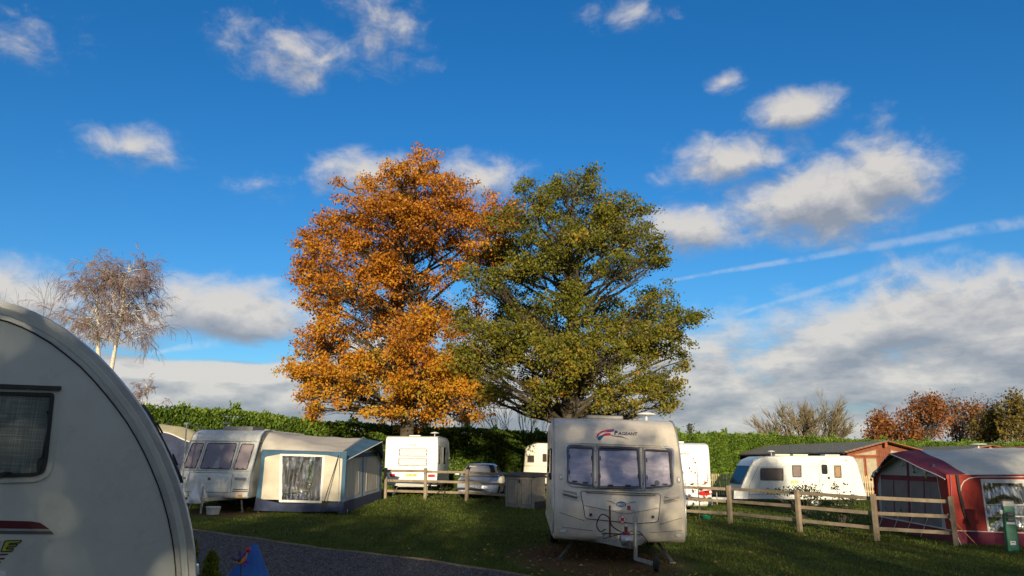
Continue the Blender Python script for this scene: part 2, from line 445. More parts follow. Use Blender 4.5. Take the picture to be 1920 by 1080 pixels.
M['alu'] = pm('aluminium_trim', (.50, .51, .50), .38, metal=.7, var=.1, dirt=.2)
M['black'] = pm('black_rubber', (.018, .018, .018), .6, var=.2)
M['dark'] = pm('dark_plastic', (.035, .035, .038), .45, var=.2)
M['grey_pl'] = pm('grey_plastic', (.18, .18, .18), .5, var=.12)
M['greyframe'] = pm('window_surround_grey', (.10, .095, .10), .4, var=.15)
M['tyre'] = pm('tyre', (.02, .02, .02), .85, var=.2, bump=.2)
M['steel'] = pm('galvanised_steel', (.38, .39, .39), .45, metal=.6, var=.2, scale=12, dirt=.3)
M['dark_steel'] = pm('dark_steel', (.14, .14, .14), .55, metal=.4, var=.25, scale=12, dirt=.4)
M['rusty'] = pm('rusty_steel', (.20, .09, .05), .7, metal=.2, var=.4, scale=20)
M['white_pl'] = pm('white_plastic', (.68, .68, .66), .4, var=.05, dirt=.1)
M['cream_pl'] = pm('cream_plastic', (.62, .58, .46), .45, var=.06, dirt=.15)
M['red_lens'] = pm('red_lens', (.55, .015, .015), .12, var=.2, coat=.5)
M['amber'] = pm('amber_lens', (.7, .25, .02), .15, var=.1)
M['clear_lens'] = pm('clear_lens', (.75, .74, .68), .12, var=.15, scale=40, coat=.5)
M['curtain'] = pm('pinkish_blind', (.46, .40, .39), .85, var=.08, scale=2.)
M['curtain_dk'] = pm('brown_blind', (.26, .21, .19), .85, var=.1, scale=2.)
M['silver_screen'] = pm('silver_thermal_screen', (.70, .67, .72), .45, metal=.0, var=.18, scale=5, bump=.35, bscale=26, stretch=(1, 1, 3))
M['pane'] = glass('clear_acrylic', (.86, .85, .88))
M['pane_dk'] = glass('tinted_acrylic', (.45, .43, .42))
M['pane_low'] = glass('matt_tinted_acrylic', (.45, .43, .42), .12, ior=1.18)
M['pane_near'] = glass('near_window_acrylic', (.85, .88, .88), ior=1.55)
M['pvc'] = glass('crinkled_clear_sheet', (.72, .70, .66), .06, .9, 9., 1.7)
M['pvc2'] = glass('clear_awning_window', (.80, .80, .82), .08, .7, 5., 1.9)
M['windscreen'] = glass('windscreen_glass', (.35, .40, .40), .01, ior=1.6)
M['car'] = pm('silver_car_paint', (.52, .55, .60), .3, metal=.4, var=.05, coat=.6)
M['text_navy'] = pm('navy_lettering', (.02, .03, .10), .4)
M['text_black'] = pm('black_lettering', (.015, .015, .015), .5)
M['text_white'] = pm('white_lettering', (.75, .75, .75), .5)
M['logo_blue'] = pm('badge_blue', (.02, .06, .13), .25, coat=.4)
M['logo_teal'] = pm('swoosh_teal', (.01, .10, .20), .4)
M['logo_red'] = pm('swoosh_red', (.42, .02, .07), .4)
M['plate_y'] = pm('yellow_plate', (.80, .52, .03), .4, var=.05)
M['plate_w'] = pm('white_plate', (.75, .75, .73), .4, var=.05)
M['maroon'] = pm('maroon_stripe', (.09, .012, .02), .4)
M['stripe_gr'] = pm('silver_stripe', (.34, .36, .35), .35)
M['lime'] = pm('lime_lettering', (.35, .37, .03), .4, var=.3, scale=30)
M['canvas'] = pm('cream_awning_canvas', (.52, .47, .37), .85, var=.10, scale=1.6, dirt=.2, dirtcol=(.25, .22, .15), bump=.15, bscale=3.)
M['canvas_roof'] = pm('awning_roof_canvas', (.46, .42, .36), .8, var=.12, scale=1.2, dirt=.22, dirtcol=(.22, .21, .17), bump=.15, bscale=3.)
M['canvas_grey'] = pm('pale_grey_canvas', (.38, .40, .42), .85, var=.1, scale=2, bump=.15, bscale=3)
M['blue'] = pm('teal_blue_canvas', (.035, .095, .16), .8, var=.2, scale=3, bump=.2, bscale=4)
M['navy'] = pm('navy_mud_flap', (.018, .03, .075), .75, var=.25, scale=4, dirt=.15, bump=.2, bscale=4)
M['tent'] = pm('tan_tent_canvas', (.50, .44, .26), .85, var=.12, scale=2, bump=.15, bscale=3)
M['redc'] = pm('red_canvas', (.27, .022, .012), .8, var=.18, scale=2, bump=.2, bscale=3)
M['marc'] = pm('maroon_canvas', (.13, .013, .035), .8, var=.2, scale=3, bump=.2, bscale=3)
M['mesh'] = pm('grey_mesh_panel', (.17, .165, .17), .9, var=.14, scale=2, bump=.3, bscale=5)
M['paleblue'] = pm('pale_blue_canvas', (.33, .39, .43), .85, var=.1, scale=2, bump=.15, bscale=4)
M['creamroof'] = pm('cream_roof_canvas', (.56, .55, .47), .75, var=.10, scale=1.5, dirt=.15, dirtcol=(.3, .3, .25), bump=.25, bscale=1.6)
M['rope'] = pm('white_piping', (.65, .63, .58), .7)
M['strap'] = pm('black_strap', (.015, .015, .015), .8)
M['timber'] = pm('weathered_fence_timber', (.24, .19, .13), .85, var=.25, scale=3, dirt=.35, dirtcol=(.09, .08, .05), bump=.4, bscale=25, stretch=(1, 1, 1))
M['picket'] = pm('pale_picket_timber', (.50, .40, .24), .85, var=.2, scale=3, bump=.3)
M['cedar'] = pm('red_brown_cladding', (.19, .055, .022), .65, var=.25, scale=4, bump=.2)
M['cedar_tr'] = pm('orange_brown_trim', (.30, .085, .03), .6, var=.15, scale=4)
M['tile'] = pm('grey_green_tiles', (.21, .205, .165), .8, var=.25, scale=6, dirt=.4, dirtcol=(.06, .07, .03), bump=.4, bscale=20)
M['terracotta'] = pm('terracotta_roof', (.42, .09, .04), .75, var=.2, scale=5)
M['blind_cream'] = pm('cream_curtain', (.46, .42, .30), .9, var=.12, scale=5)
M['shed'] = pm('taupe_resin', (.30, .26, .20), .6, var=.08, scale=6, dirt=.12)
M['shed_lid'] = pm('dark_brown_resin', (.055, .048, .045), .6, var=.2, scale=8)
M['groove'] = pm('dark_groove', (.07, .06, .05), .8)
M['boll_green'] = pm('green_bollard_paint', (.012, .17, .10), .35, var=.08, dirt=.1)
M['bluecover'] = pm('bright_blue_cover', (.003, .085, .34), .65, var=.15, scale=4, bump=.2, bscale=4)
M['purple'] = pm('purple_fabric', (.10, .03, .25), .6)
M['orange'] = pm('orange_fabric', (.55, .20, .04), .6)
M['redtoy'] = pm('red_toy', (.5, .02, .03), .5)
M['dark_red'] = pm('dark_red_lock', (.16, .012, .02), .45, var=.3, scale=20)
M['bark'] = pm('oak_bark', (.065, .05, .033), .9, var=.35, scale=5, bump=.8, bscale=14, dirt=.3, dirtcol=(.08, .09, .03))
M['bark_dk'] = pm('dark_bark', (.075, .06, .05), .9, var=.3, scale=6, bump=.5, bscale=20)
M['bark_birch'] = pm('birch_bark', (.62, .57, .48), .7, var=.12, scale=4, dirt=.8, dirtcol=(.05, .04, .035), stretch=(1, 1, 2.2))
M['twig_birch'] = pm('birch_twigs', (.27, .19, .165), .8, var=.2)
M['twig_ash'] = pm('olive_twigs', (.20, .16, .085), .8, var=.2)
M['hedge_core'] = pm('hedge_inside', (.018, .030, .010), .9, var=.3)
M['ivy'] = leafmat('ivy_leaves', [(0, (.02, .045, .01)), (1, (.06, .10, .02))])
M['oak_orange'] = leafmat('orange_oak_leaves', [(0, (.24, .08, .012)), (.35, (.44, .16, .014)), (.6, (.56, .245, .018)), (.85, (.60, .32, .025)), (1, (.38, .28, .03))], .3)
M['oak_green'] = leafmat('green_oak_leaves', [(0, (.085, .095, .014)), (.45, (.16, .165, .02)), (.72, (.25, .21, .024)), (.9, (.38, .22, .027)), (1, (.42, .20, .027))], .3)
M['far_rust'] = leafmat('rust_leaves', [(0, (.16, .055, .02)), (.5, (.27, .10, .03)), (1, (.32, .15, .04))], .25)
M['far_olive'] = leafmat('olive_leaves', [(0, (.08, .07, .015)), (.5, (.17, .125, .02)), (1, (.24, .16, .03))], .25)
M['far_brown'] = leafmat('brown_leaves', [(0, (.10, .065, .03)), (1, (.18, .12, .05))], .25)
M['hedge'] = leafmat('conifer_sprays', [(0, (.05, .095, .014)), (.5, (.12, .20, .025)), (1, (.22, .30, .045))], .25)
M['shade_leaf'] = leafmat('shade_tree_leaves', [(0, (.05, .06, .012)), (1, (.12, .11, .02))], .2)
M['rose'] = leafmat('rose_leaves', [(0, (.02, .035, .012)), (1, (.055, .07, .02))], .25)
M['redleaf'] = leafmat('red_brown_leaves', [(0, (.16, .04, .02)), (1, (.34, .13, .05))], .3)
M['dwarf'] = leafmat('golden_conifer', [(0, (.10, .13, .012)), (1, (.26, .28, .03))], .2)
M['fallen'] = leafmat('fallen_leaves', [(0, (.14, .055, .02)), (.6, (.28, .13, .04)), (1, (.40, .24, .09))], .1)
M['blade'] = leafmat('grass_blades', [(0, (.03, .052, .007)), (.6, (.085, .115, .013)), (.92, (.125, .15, .018)), (1, (.24, .20, .06))], .3)
M['stone'] = leafmat('gravel_stones', [(0, (.032, .028, .026)), (.8, (.09, .08, .074)), (1, (.24, .21, .18))], .0, .8)

def ground_mat():
    m, t, N, b, out = new_mat('lawn')
    g = N.n('ShaderNodeNewGeometry').outputs['Position']
    n1 = N.noise(g, .35, 4, .6); n2 = N.noise(g, 6, 6, .7); n3 = N.noise(g, 40, 4, .7)
    c = N.mix(N.ss(n1, .35, .65), (.04, .06, .009), (.07, .092, .013))
    c = N.mix(N.ss(n2, .45, .75), c, (.07, .095, .018))
    c = N.mix(N.ss(n3, .5, .75, 0, .5), c, (.018, .032, .006))
    # worn earth under and in front of the parked caravan, and along the fence
    sp = N.n('ShaderNodeSeparateXYZ'); t.links.new(g, sp.inputs[0])
    def spot(x, y, rx, ry):
        u = N.m('MULTIPLY', N.m('SUBTRACT', sp.outputs[0], x), 1 / rx); v = N.m('MULTIPLY', N.m('SUBTRACT', sp.outputs[1], y), 1 / ry)
        return N.m('SUBTRACT', 1.0, N.m('SQRT', N.m('ADD', N.m('MULTIPLY', u, u), N.m('MULTIPLY', v, v))))
    w = N.m('MAXIMUM', spot(1.5, 15.0, 1.9, 3.2), spot(-8.6, 26.5, 1.6, 4))
    w = N.m('MAXIMUM', w, spot(16.5, 38.6, 3.2, .7)); w = N.m('MAXIMUM', w, spot(9.2, 20.6, 1.3, .7))
    w = N.ss(N.m('ADD', w, N.m('MULTIPLY', N.m('SUBTRACT', n2, .5), .9)), .05, .4)
    c = N.mix(w, c, N.mix(N.ss(n3, .4, .7), (.075, .042, .018), (.15, .09, .04)))
    t.links.new(c, b.inputs['Base Color']); b.inputs['Roughness'].default_value = .95; b.inputs['Specular IOR Level'].default_value = .1
    bp = N.n('ShaderNodeBump'); bp.inputs['Strength'].default_value = .7; bp.inputs['Distance'].default_value = .04
    t.links.new(n3, bp.inputs['Height']); t.links.new(bp.outputs[0], b.inputs['Normal'])
    return m
def gravel_mat():
    m, t, N, b, out = new_mat('dark_gravel')
    g = N.n('ShaderNodeNewGeometry').outputs['Position']
    vo = N.n('ShaderNodeTexVoronoi'); t.links.new(g, vo.inputs['Vector']); vo.inputs['Scale'].default_value = 38
    n1 = N.noise(g, .8, 4, .6)
    rp = N.n('ShaderNodeSeparateColor'); t.links.new(vo.outputs['Color'], rp.inputs[0])
    c = N.mix(N.ss(rp.outputs[0], 0, 1), (.032, .027, .024), (.092, .080, .070))
    c = N.mix(N.ss(rp.outputs[1], .9, 1.0), c, (.20, .19, .18))
    c = N.mix(N.ss(n1, .5, .7, 0, .35), c, (.05, .035, .02))
    t.links.new(c, b.inputs['Base Color']); b.inputs['Roughness'].default_value = .85
    bp = N.n('ShaderNodeBump'); bp.inputs['Strength'].default_value = 1; bp.inputs['Distance'].default_value = .02; bp.invert = True
    t.links.new(vo.outputs['Distance'], bp.inputs['Height']); t.links.new(bp.outputs[0], b.inputs['Normal'])
    return m
M['lawn'] = ground_mat(); M['gravel'] = gravel_mat()

# ---------------------------------------------------------------- ground, gravel, grass
def axis(fine0, fine1, step, far):
    a = list(np.arange(fine0, fine1 + 1e-6, step)); x = fine1; d = step
    hi = []; lo = []
    while x < far: d *= 1.6; x += d; hi.append(x)
    x = fine0; d = step
    while x > -far: d *= 1.6; x -= d; lo.append(x)
    return np.array(lo[::-1] + a + hi)
def grid_mesh(name, xs, ys, dz=0.):
    X, Y = np.meshgrid(xs, ys); Z = ground(X, Y) + dz
    V = np.stack([X, Y, Z], -1).reshape(-1, 3); nx = len(xs); ny = len(ys)
    i = np.arange((nx - 1) * (ny - 1)); r = i // (nx - 1); c = i % (nx - 1); a = r * nx + c
    return np_mesh(name, V, np.stack([a, a + 1, a + nx + 1, a + nx], -1))
obj('ground', grid_mesh('ground', axis(-30, 30, .5, 900), axis(-12, 52, .5, 900)), M['lawn'], kind='structure')

ga = G(300, 985); gb = G(1010, 1085); gdir = (gb - ga); gdir.z = 0; gdir.normalize(); gnr = Vector((gdir.y, -gdir.x, 0))
if gnr.y > 0: gnr = -gnr                                       # towards the camera
GL0 = ga - gdir * 9; GLEN = 26.
def gpoint(s, t, dz): 
    p = GL0 + gdir * s + gnr * t; return Vector((p.x, p.y, gz(p.x, p.y) + dz))
def edge_wob(s): return .05 * math.sin(s * 1.3) + .03 * math.sin(s * 3.7)
mb = MB().sheet(lambda i, j: gpoint(i * GLEN, edge_wob(i * GLEN) * (1 - j) + j * 5.2, .012), 80, 14)
obj('gravel_drive', mb.mesh('gravel_drive'), M['gravel'], kind='structure')
mb = MB()
edge = obj('timber_edging', MB().sheet(lambda i, j: gpoint(i * GLEN, edge_wob(i * GLEN) - .012 - .018 * (1 if j > .5 else 0), .035 if .2 < j < .8 else -.05), 120, 3).mesh('timber_edging'), M['timber'])
tag(edge, 'thin pale timber edging between the gravel and the lawn', 'edging')
def in_gravel(X, Y, m=.0):
    dx = X - GL0.x; dy = Y - GL0.y
    t = dx * gnr.x + dy * gnr.y; return (t > m) & (t < 5.2 - m)
# loose stones
n = 26000
s = RNG.uniform(3, 22, n); t = RNG.uniform(.02, 5.0, n)
X = GL0.x + gdir.x * s + gnr.x * t; Y = GL0.y + gdir.y * s + gnr.y * t; Z = ground(X, Y) + .014
sz = RNG.uniform(.008, .02, n); tet = np.array([[1, 0, -.4], [-.5, .87, -.4], [-.5, -.87, -.4], [.1, .1, .8]])
th = RNG.uniform(0, 6.28, n); c, s_ = np.cos(th), np.sin(th)
V = np.stack([tet[None, :, 0] * c[:, None] - tet[None, :, 1] * s_[:, None], tet[None, :, 0] * s_[:, None] + tet[None, :, 1] * c[:, None], np.repeat(tet[None, :, 2], n, 0)], -1) * sz[:, None, None]
V[..., 0] *= RNG.uniform(.7, 1.6, n)[:, None]
V += np.stack([X, Y, Z], -1)[:, None, :]
F = (np.arange(n)[:, None, None] * 4 + np.array([[0, 1, 3], [1, 2, 3], [2, 0, 3]])[None]).reshape(-1, 3)
o = obj('gravel_stones', np_mesh('gravel_stones', V.reshape(-1, 3), F, {'tone': np.repeat(RNG.random(n), 4)}), M['stone'], kind='stuff')
o['label'] = 'loose dark gravel stones on the drive'; o['category'] = 'gravel'

def bare_spot(X, Y):
    q = ((X - 1.5) / 1.7) ** 2 + ((Y - 15) / 3) ** 2 < 1
    q |= ((X + 8.6) / 1.4) ** 2 + ((Y - 26.5) / 4) ** 2 < 1
    return q
def grass():
    n = 330000
    Y = np.exp(RNG.uniform(math.log(8.5), math.log(47), n)); X = RNG.uniform(-.78, .80, n) * Y
    clump = np.sin(X * 2.1 + np.sin(Y * 1.7) * 2) * np.sin(Y * 2.6 + np.cos(X * 1.3) * 2)
    keep = ~in_gravel(X, Y, .0) & ~(bare_spot(X, Y) & (RNG.random(n) < .88)) & (RNG.random(n) < .75 + .25 * clump)
    # taller growth left unmown along the fence and round the awning feet
    X = X[keep]; Y = Y[keep]; n = len(X)
    fl = np.array(FENCE); d = np.full(n, 9.)
    for a, b in zip(fl[:-1], fl[1:]):
        ab = b - a; t = np.clip(((X - a[0]) * ab[0] + (Y - a[1]) * ab[1]) / (ab @ ab), 0, 1)
        d = np.minimum(d, np.hypot(X - a[0] - t * ab[0], Y - a[1] - t * ab[1]))
    tall = np.exp(-(d / .28) ** 2)
    far = np.clip(Y / 14, 1, 3)
    h = RNG.uniform(.025, .055, n) * (1 + 2.6 * tall * RNG.random(n)) * far ** .35; w = RNG.uniform(.006, .011, n) * far
    th = RNG.uniform(0, 6.28, n); ln = RNG.uniform(0, .9, n); la = RNG.uniform(0, 6.28, n)
    B = np.stack([X, Y, ground(X, Y) - .004], -1); U = np.stack([np.cos(th), np.sin(th), np.zeros(n)], -1) * w[:, None]
    T = B + np.stack([np.cos(la) * h * ln, np.sin(la) * h * ln, h], -1)
    V = np.stack([B - U, B + U, T], 1).reshape(-1, 3); F = np.arange(3 * n).reshape(-1, 3)
    tone = np.clip(.45 + .22 * clump[keep] + RNG.normal(0, .2, n), 0, .93); tone[RNG.random(n) < .012] = 1
    o = obj('grass', np_mesh('grass', V, F, {'tone': np.repeat(tone, 3)}), M['blade'], kind='stuff')
    o['label'] = 'short mown grass of the lawn'; o['category'] = 'grass'
FENCE = [(-6.6, 32.5), (-5.0, 32.4), (-3.40, 32.2), (-1.76, 32.0)] + [(-1.76 + (G(1370, 982).x + 1.76) * k / 5, 32. + (G(1370, 982).y - 32.) * k / 5) for k in range(1, 5)] + [tuple(G(*q).xy) for q in ((1370, 982), (1500, 998), (1645, 1014), (1793, 1024))]
grass()
def fallen():
    pts = []
    def scat(cx, cy, rx, ry, k):
        for _ in range(k): pts.append((random.gauss(cx, rx), random.gauss(cy, ry)))
    a = G(1050, 1050); scat(a.x, a.y, .8, 1.2, 110); a = G(980, 1040); scat(a.x, a.y, .9, 1.5, 50)
    scat(2.2, 12.6, 1.0, .6, 70); scat(9.2, 22.6, 1.0, .5, 150); scat(7, 17, 3, 3, 60); scat(4, 15, 6, 4, 60); scat(-4, 18, 5, 4, 40)
    pts[:] = [p for p in pts if p[1] > 8]
    n = len(pts); X = np.array([p[0] for p in pts]); Y = np.array([p[1] for p in pts]); sz = RNG.uniform(.025, .05, n); th = RNG.uniform(0, 6.28, n)
    q = np.array([[-1, 0], [0, -.55], [1, 0], [0, .55]]); c, s = np.cos(th)[:, None], np.sin(th)[:, None]
    x = (q[None, :, 0] * c - q[None, :, 1] * s) * sz[:, None] + X[:, None]; y = (q[None, :, 0] * s + q[None, :, 1] * c) * sz[:, None] + Y[:, None]
    z = ground(X, Y)[:, None] + RNG.uniform(.02, .055, (n, 1)) + RNG.uniform(-.018, .018, (n, 4))
    o = obj('fallen_leaves', np_mesh('fallen_leaves', np.stack([x, y, z], -1).reshape(-1, 3), np.arange(4 * n).reshape(-1, 4), {'tone': np.repeat(RNG.random(n), 4)}), M['fallen'], kind='stuff')
    o['label'] = 'scattered brown and orange leaves fallen on the lawn'; o['category'] = 'leaves'
fallen()

# ---------------------------------------------------------------- trees and hedge
def tubes_np(polys, sides=4):
    "polys: list of (points (k,3), radii (k)); one triangle-free mesh array"
    groups = {}
    for p, r in polys: groups.setdefault(len(p), []).append((p, r))
    VV = []; FF = []; off = 0
    for k, lst in groups.items():
        Pn = np.array([p for p, r in lst], float); Rn = np.array([r for p, r in lst], float); N_ = len(lst)
        D = np.empty_like(Pn); D[:, 1:-1] = Pn[:, 2:] - Pn[:, :-2]; D[:, 0] = Pn[:, 1] - Pn[:, 0]; D[:, -1] = Pn[:, -1] - Pn[:, -2]
        D /= np.linalg.norm(D, axis=-1, keepdims=True) + 1e-9
        ref = np.where(np.abs((Pn[:, -1] - Pn[:, 0])[:, 2:3]) > .8 * np.linalg.norm(Pn[:, -1] - Pn[:, 0], axis=-1, keepdims=True), np.array([[1., .1, 0]]), np.array([[.1, 0, 1.]]))[:, None, :]
        U = np.cross(D, ref); U /= np.linalg.norm(U, axis=-1, keepdims=True) + 1e-9; Wv = np.cross(D, U)
        t = np.arange(sides) * 2 * np.pi / sides
        V = Pn[:, :, None, :] + Rn[:, :, None, None] * (U[:, :, None, :] * np.cos(t)[None, None, :, None] + Wv[:, :, None, :] * np.sin(t)[None, None, :, None])
        VV.append(V.reshape(-1, 3))
        b = np.arange(N_)[:, None, None] * k * sides + np.arange(k - 1)[None, :, None] * sides + np.arange(sides)[None, None, :]
        b2 = np.arange(N_)[:, None, None] * k * sides + np.arange(k - 1)[None, :, None] * sides + ((np.arange(sides) + 1) % sides)[None, None, :]
        FF.append(np.stack([b, b2, b2 + sides, b + sides], -1).reshape(-1, 4) + off); off += len(V.reshape(-1, 3))
    return np.concatenate(VV), np.concatenate(FF)
def bez(a, b, c, k=6):
    t = np.linspace(0, 1, k)[:, None]; return (1 - t) ** 2 * a + 2 * t * (1 - t) * b + t * t * c
def leaves_np(C, size, aspect=.55, up=.25, outward=None, cup=.25):
    "one folded leaf (two triangles along the midrib) per centre"
    n = len(C); size = np.broadcast_to(size, (n,))
    d = RNG.normal(size=(n, 3)); d[:, 2] += up
    if outward is not None: d += outward
    d /= np.linalg.norm(d, axis=1, keepdims=True); r = RNG.normal(size=(n, 3)); s = np.cross(d, r); s /= np.linalg.norm(s, axis=1, keepdims=True) + 1e-9
    nn = np.cross(d, s); L = size[:, None]
    V = np.stack([C - d * L * .5, C + s * L * aspect * .5 + nn * L * cup * .3, C + d * L * .5, C - s * L * aspect * .5 + nn * L * cup * .3], 1)
    return V.reshape(-1, 3), np.arange(4 * n).reshape(-1, 4)
def sph(n):
    v = RNG.normal(size=(n, 3)); return v / np.linalg.norm(v, axis=1, keepdims=True)

def oak(root, blobs, Y, leafmat_, nclus, nleaf, lsize, tone_fn, base, top, rtrunk, sparse=None, zflat=.85):
    polys = []; LC = []; LT = []
    base = np.array(base, float); top = np.array(top, float); R0 = np.array(root.matrix_world.translation)
    tk = 9; tt = np.linspace(0, 1, tk)[:, None]
    trunk = base + (top - base) * tt + np.concatenate([np.zeros((1, 3)), RNG.normal(0, .12, (tk - 1, 3)) * [1, 1, .2]])
    polys.append((trunk, rtrunk * np.array([1.25, .98, .9, .8, .68, .52, .36, .22, .08])))
    blob3 = []
    for (px, py, r) in blobs:
        ax = abs(px - blobs_cx(blobs)) ; 
        for s in (-1, 1):
            dY = s * RNG.uniform(.12, 1.0) * 4.6 * math.sqrt(max(.05, 1 - (ax / (blobs_hw(blobs) * 1.05)) ** 2)) * (.75 if s > 0 else 1)
            c = P(px + RNG.normal(0, 6), py + RNG.normal(0, 6), Y + dY); blob3.append((np.array(c), r * (Y + dY) / 1530, px, py))
    for c, r, px, py in blob3:
        h = np.clip((c[2] - base[2] - r * .6 - np.hypot(c[0] - base[0], c[1] - base[1]) * .45) / (top[2] - base[2]), .23, .93)
        i = h * (tk - 1); a = trunk[int(i)] + (trunk[min(tk - 1, int(i) + 1)] - trunk[int(i)]) * (i - int(i))
        mid = (a + c) / 2 + np.array([0, 0, RNG.uniform(-.1, .5)]) + RNG.normal(0, .3, 3)
        lim = bez(a, mid, c, 7); L = np.linalg.norm(c - a); r0 = min(.42 * rtrunk * (1 - .8 * h), .022 + .015 * L)
        lim[1:-1] += RNG.normal(0, .09, (5, 3))
        polys.append((lim, np.linspace(r0, .022, 7)))
        dens = 1.0 if sparse is None else sparse(px, py)
        r = r * RNG.uniform(.86, 1.06); k = max(3, int(nclus * dens * RNG.uniform(.6, 1.25) * (r / 1.9) ** 2))
        rr = RNG.uniform(.1, 1.0, k) ** .38
        m9 = 9 if r > 1. else 5; ns = max(1, k // m9); sub_ = c + sph(ns) * (RNG.uniform(.2, 1.0, ns) ** .45 * r)[:, None] * np.array([1, 1, zflat]); stn = RNG.normal(0, .10, ns); k = ns * m9
        which = np.repeat(np.arange(ns), m9); cl = sub_[which] + RNG.normal(0, 1, (k, 3)) * np.array([.40, .40, .25]) * min(1, r / 1.1)
        for q, wi in zip(cl, which):
            st = lim[RNG.integers(3, 7)]
            m = (st + q) / 2 + RNG.normal(0, .12, 3) - np.array([0, 0, .1])
            polys.append((bez(st, m, q, 5), np.linspace(.014, .004, 5)))
            nl = int(nleaf * RNG.uniform(.55, 1.35))
            LC.append(q + RNG.normal(0, 1, (nl, 3)) * np.array([.19, .19, .13]))
            LT.append(np.full(nl, RNG.normal(0, .10) + stn[wi]))
    V, F = tubes_np(polys, 6)
    obj('trunk', np_mesh('trunk', V - R0, F), M['bark'], root)
    C = np.concatenate(LC); T = np.concatenate(LT); n = len(C)
    V, F = leaves_np(C, RNG.uniform(.75, 1.3, n) * lsize)
    tone = np.clip(tone_fn(C) + T + RNG.normal(0, .16, n), 0, 1)
    o = obj('crown', np_mesh('crown', V - R0, F, {'tone': np.repeat(tone, 4)}), leafmat_, root, kind='stuff')
    return n
def blobs_cx(b): return (min(q[0] - q[2] for q in b) + max(q[0] + q[2] for q in b)) / 2
def blobs_hw(b): return (max(q[0] + q[2] for q in b) - min(q[0] - q[2] for q in b)) / 2

ORANGE = [(792, 322, 40), (760, 350, 48), (715, 370, 50), (835, 365, 48), (665, 400, 48), (740, 420, 70), (822, 425, 62), (885, 400, 40), (928, 398, 36), (618, 440, 42), (690, 480, 66), (770, 500, 66),
          (585, 490, 36), (640, 545, 55), (605, 565, 36), (850, 490, 50), (905, 470, 44), (720, 575, 62), (800, 600, 50), (860, 590, 46), (650, 620, 40), (605, 640, 46), (575, 690, 36), (640, 700, 58), (720, 670, 66), (795, 690, 64), (860, 680, 52),
          (585, 735, 38), (660, 735, 42), (745, 735, 42), (815, 742, 44), (870, 740, 38), (770, 630, 55), (562, 485, 15), (762, 785, 22), (600, 765, 24), (572, 745, 18), (700, 765, 22), (650, 760, 18), (832, 772, 24), (882, 765, 22), (735, 770, 24), (790, 775, 20), (645, 360, 22), (700, 335, 20), (575, 450, 20), (560, 520, 16), (553, 700, 16), (940, 430, 24)]
GREEN = [(1062, 352, 34), (1012, 372, 42), (1112, 370, 44), (1160, 395, 42), (965, 405, 42), (1045, 430, 70), (1135, 440, 62), (1198, 430, 34), (932, 470, 42), (990, 490, 62), (1075, 510, 66), (1160, 495, 48), (1222, 480, 28),
         (922, 545, 52), (985, 590, 66), (1080, 600, 70), (1170, 590, 58), (1240, 560, 44), (1284, 588, 24), (885, 620, 48), (950, 650, 58), (1040, 670, 62), (1130, 670, 62), (1205, 650, 52), (1258, 620, 38), (866, 680, 42),
         (915, 715, 42), (880, 715, 34), (1010, 725, 34), (1085, 735, 44), (1150, 735, 48), (1218, 715, 44), (1252, 745, 24), (1180, 760, 22), (1000, 752, 24), (900, 742, 22), (1112, 765, 22), (1240, 765, 14), (985, 350, 16), (1195, 395, 18), (1242, 490, 14), (1300, 600, 14), (1278, 665, 16), (1100, 335, 14), (900, 500, 20), (850, 660, 18), (855, 705, 18), (1272, 710, 14)]
YO = 40.5; YG = 39.0
bo = P(765, 880, YO); bo.z = gz(bo.x, bo.y); to = P(772, 350, YO)
oo = thing('oak_tree', 'tall orange autumn oak behind the white caravan with the yellow plate', 'tree', Matrix.Translation(bo))
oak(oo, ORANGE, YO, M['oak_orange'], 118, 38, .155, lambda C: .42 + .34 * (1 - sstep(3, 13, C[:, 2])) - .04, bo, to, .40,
    lambda px, py: .4 if (800 < px < 880 and 450 < py < 610) else 1.0)
bg_ = P(1072, 880, YG); bg_.z = gz(bg_.x, bg_.y); tg = P(1068, 380, YG)
og = thing('oak_tree', 'broad green oak just turning brown, behind the caravan lettered PAGEANT', 'tree', Matrix.Translation(bg_))
oak(og, GREEN, YG, M['oak_green'], 122, 38, .15, lambda C: .36 + .22 * (1 - sstep(3, 9, C[:, 2])), bg_, tg, .50)

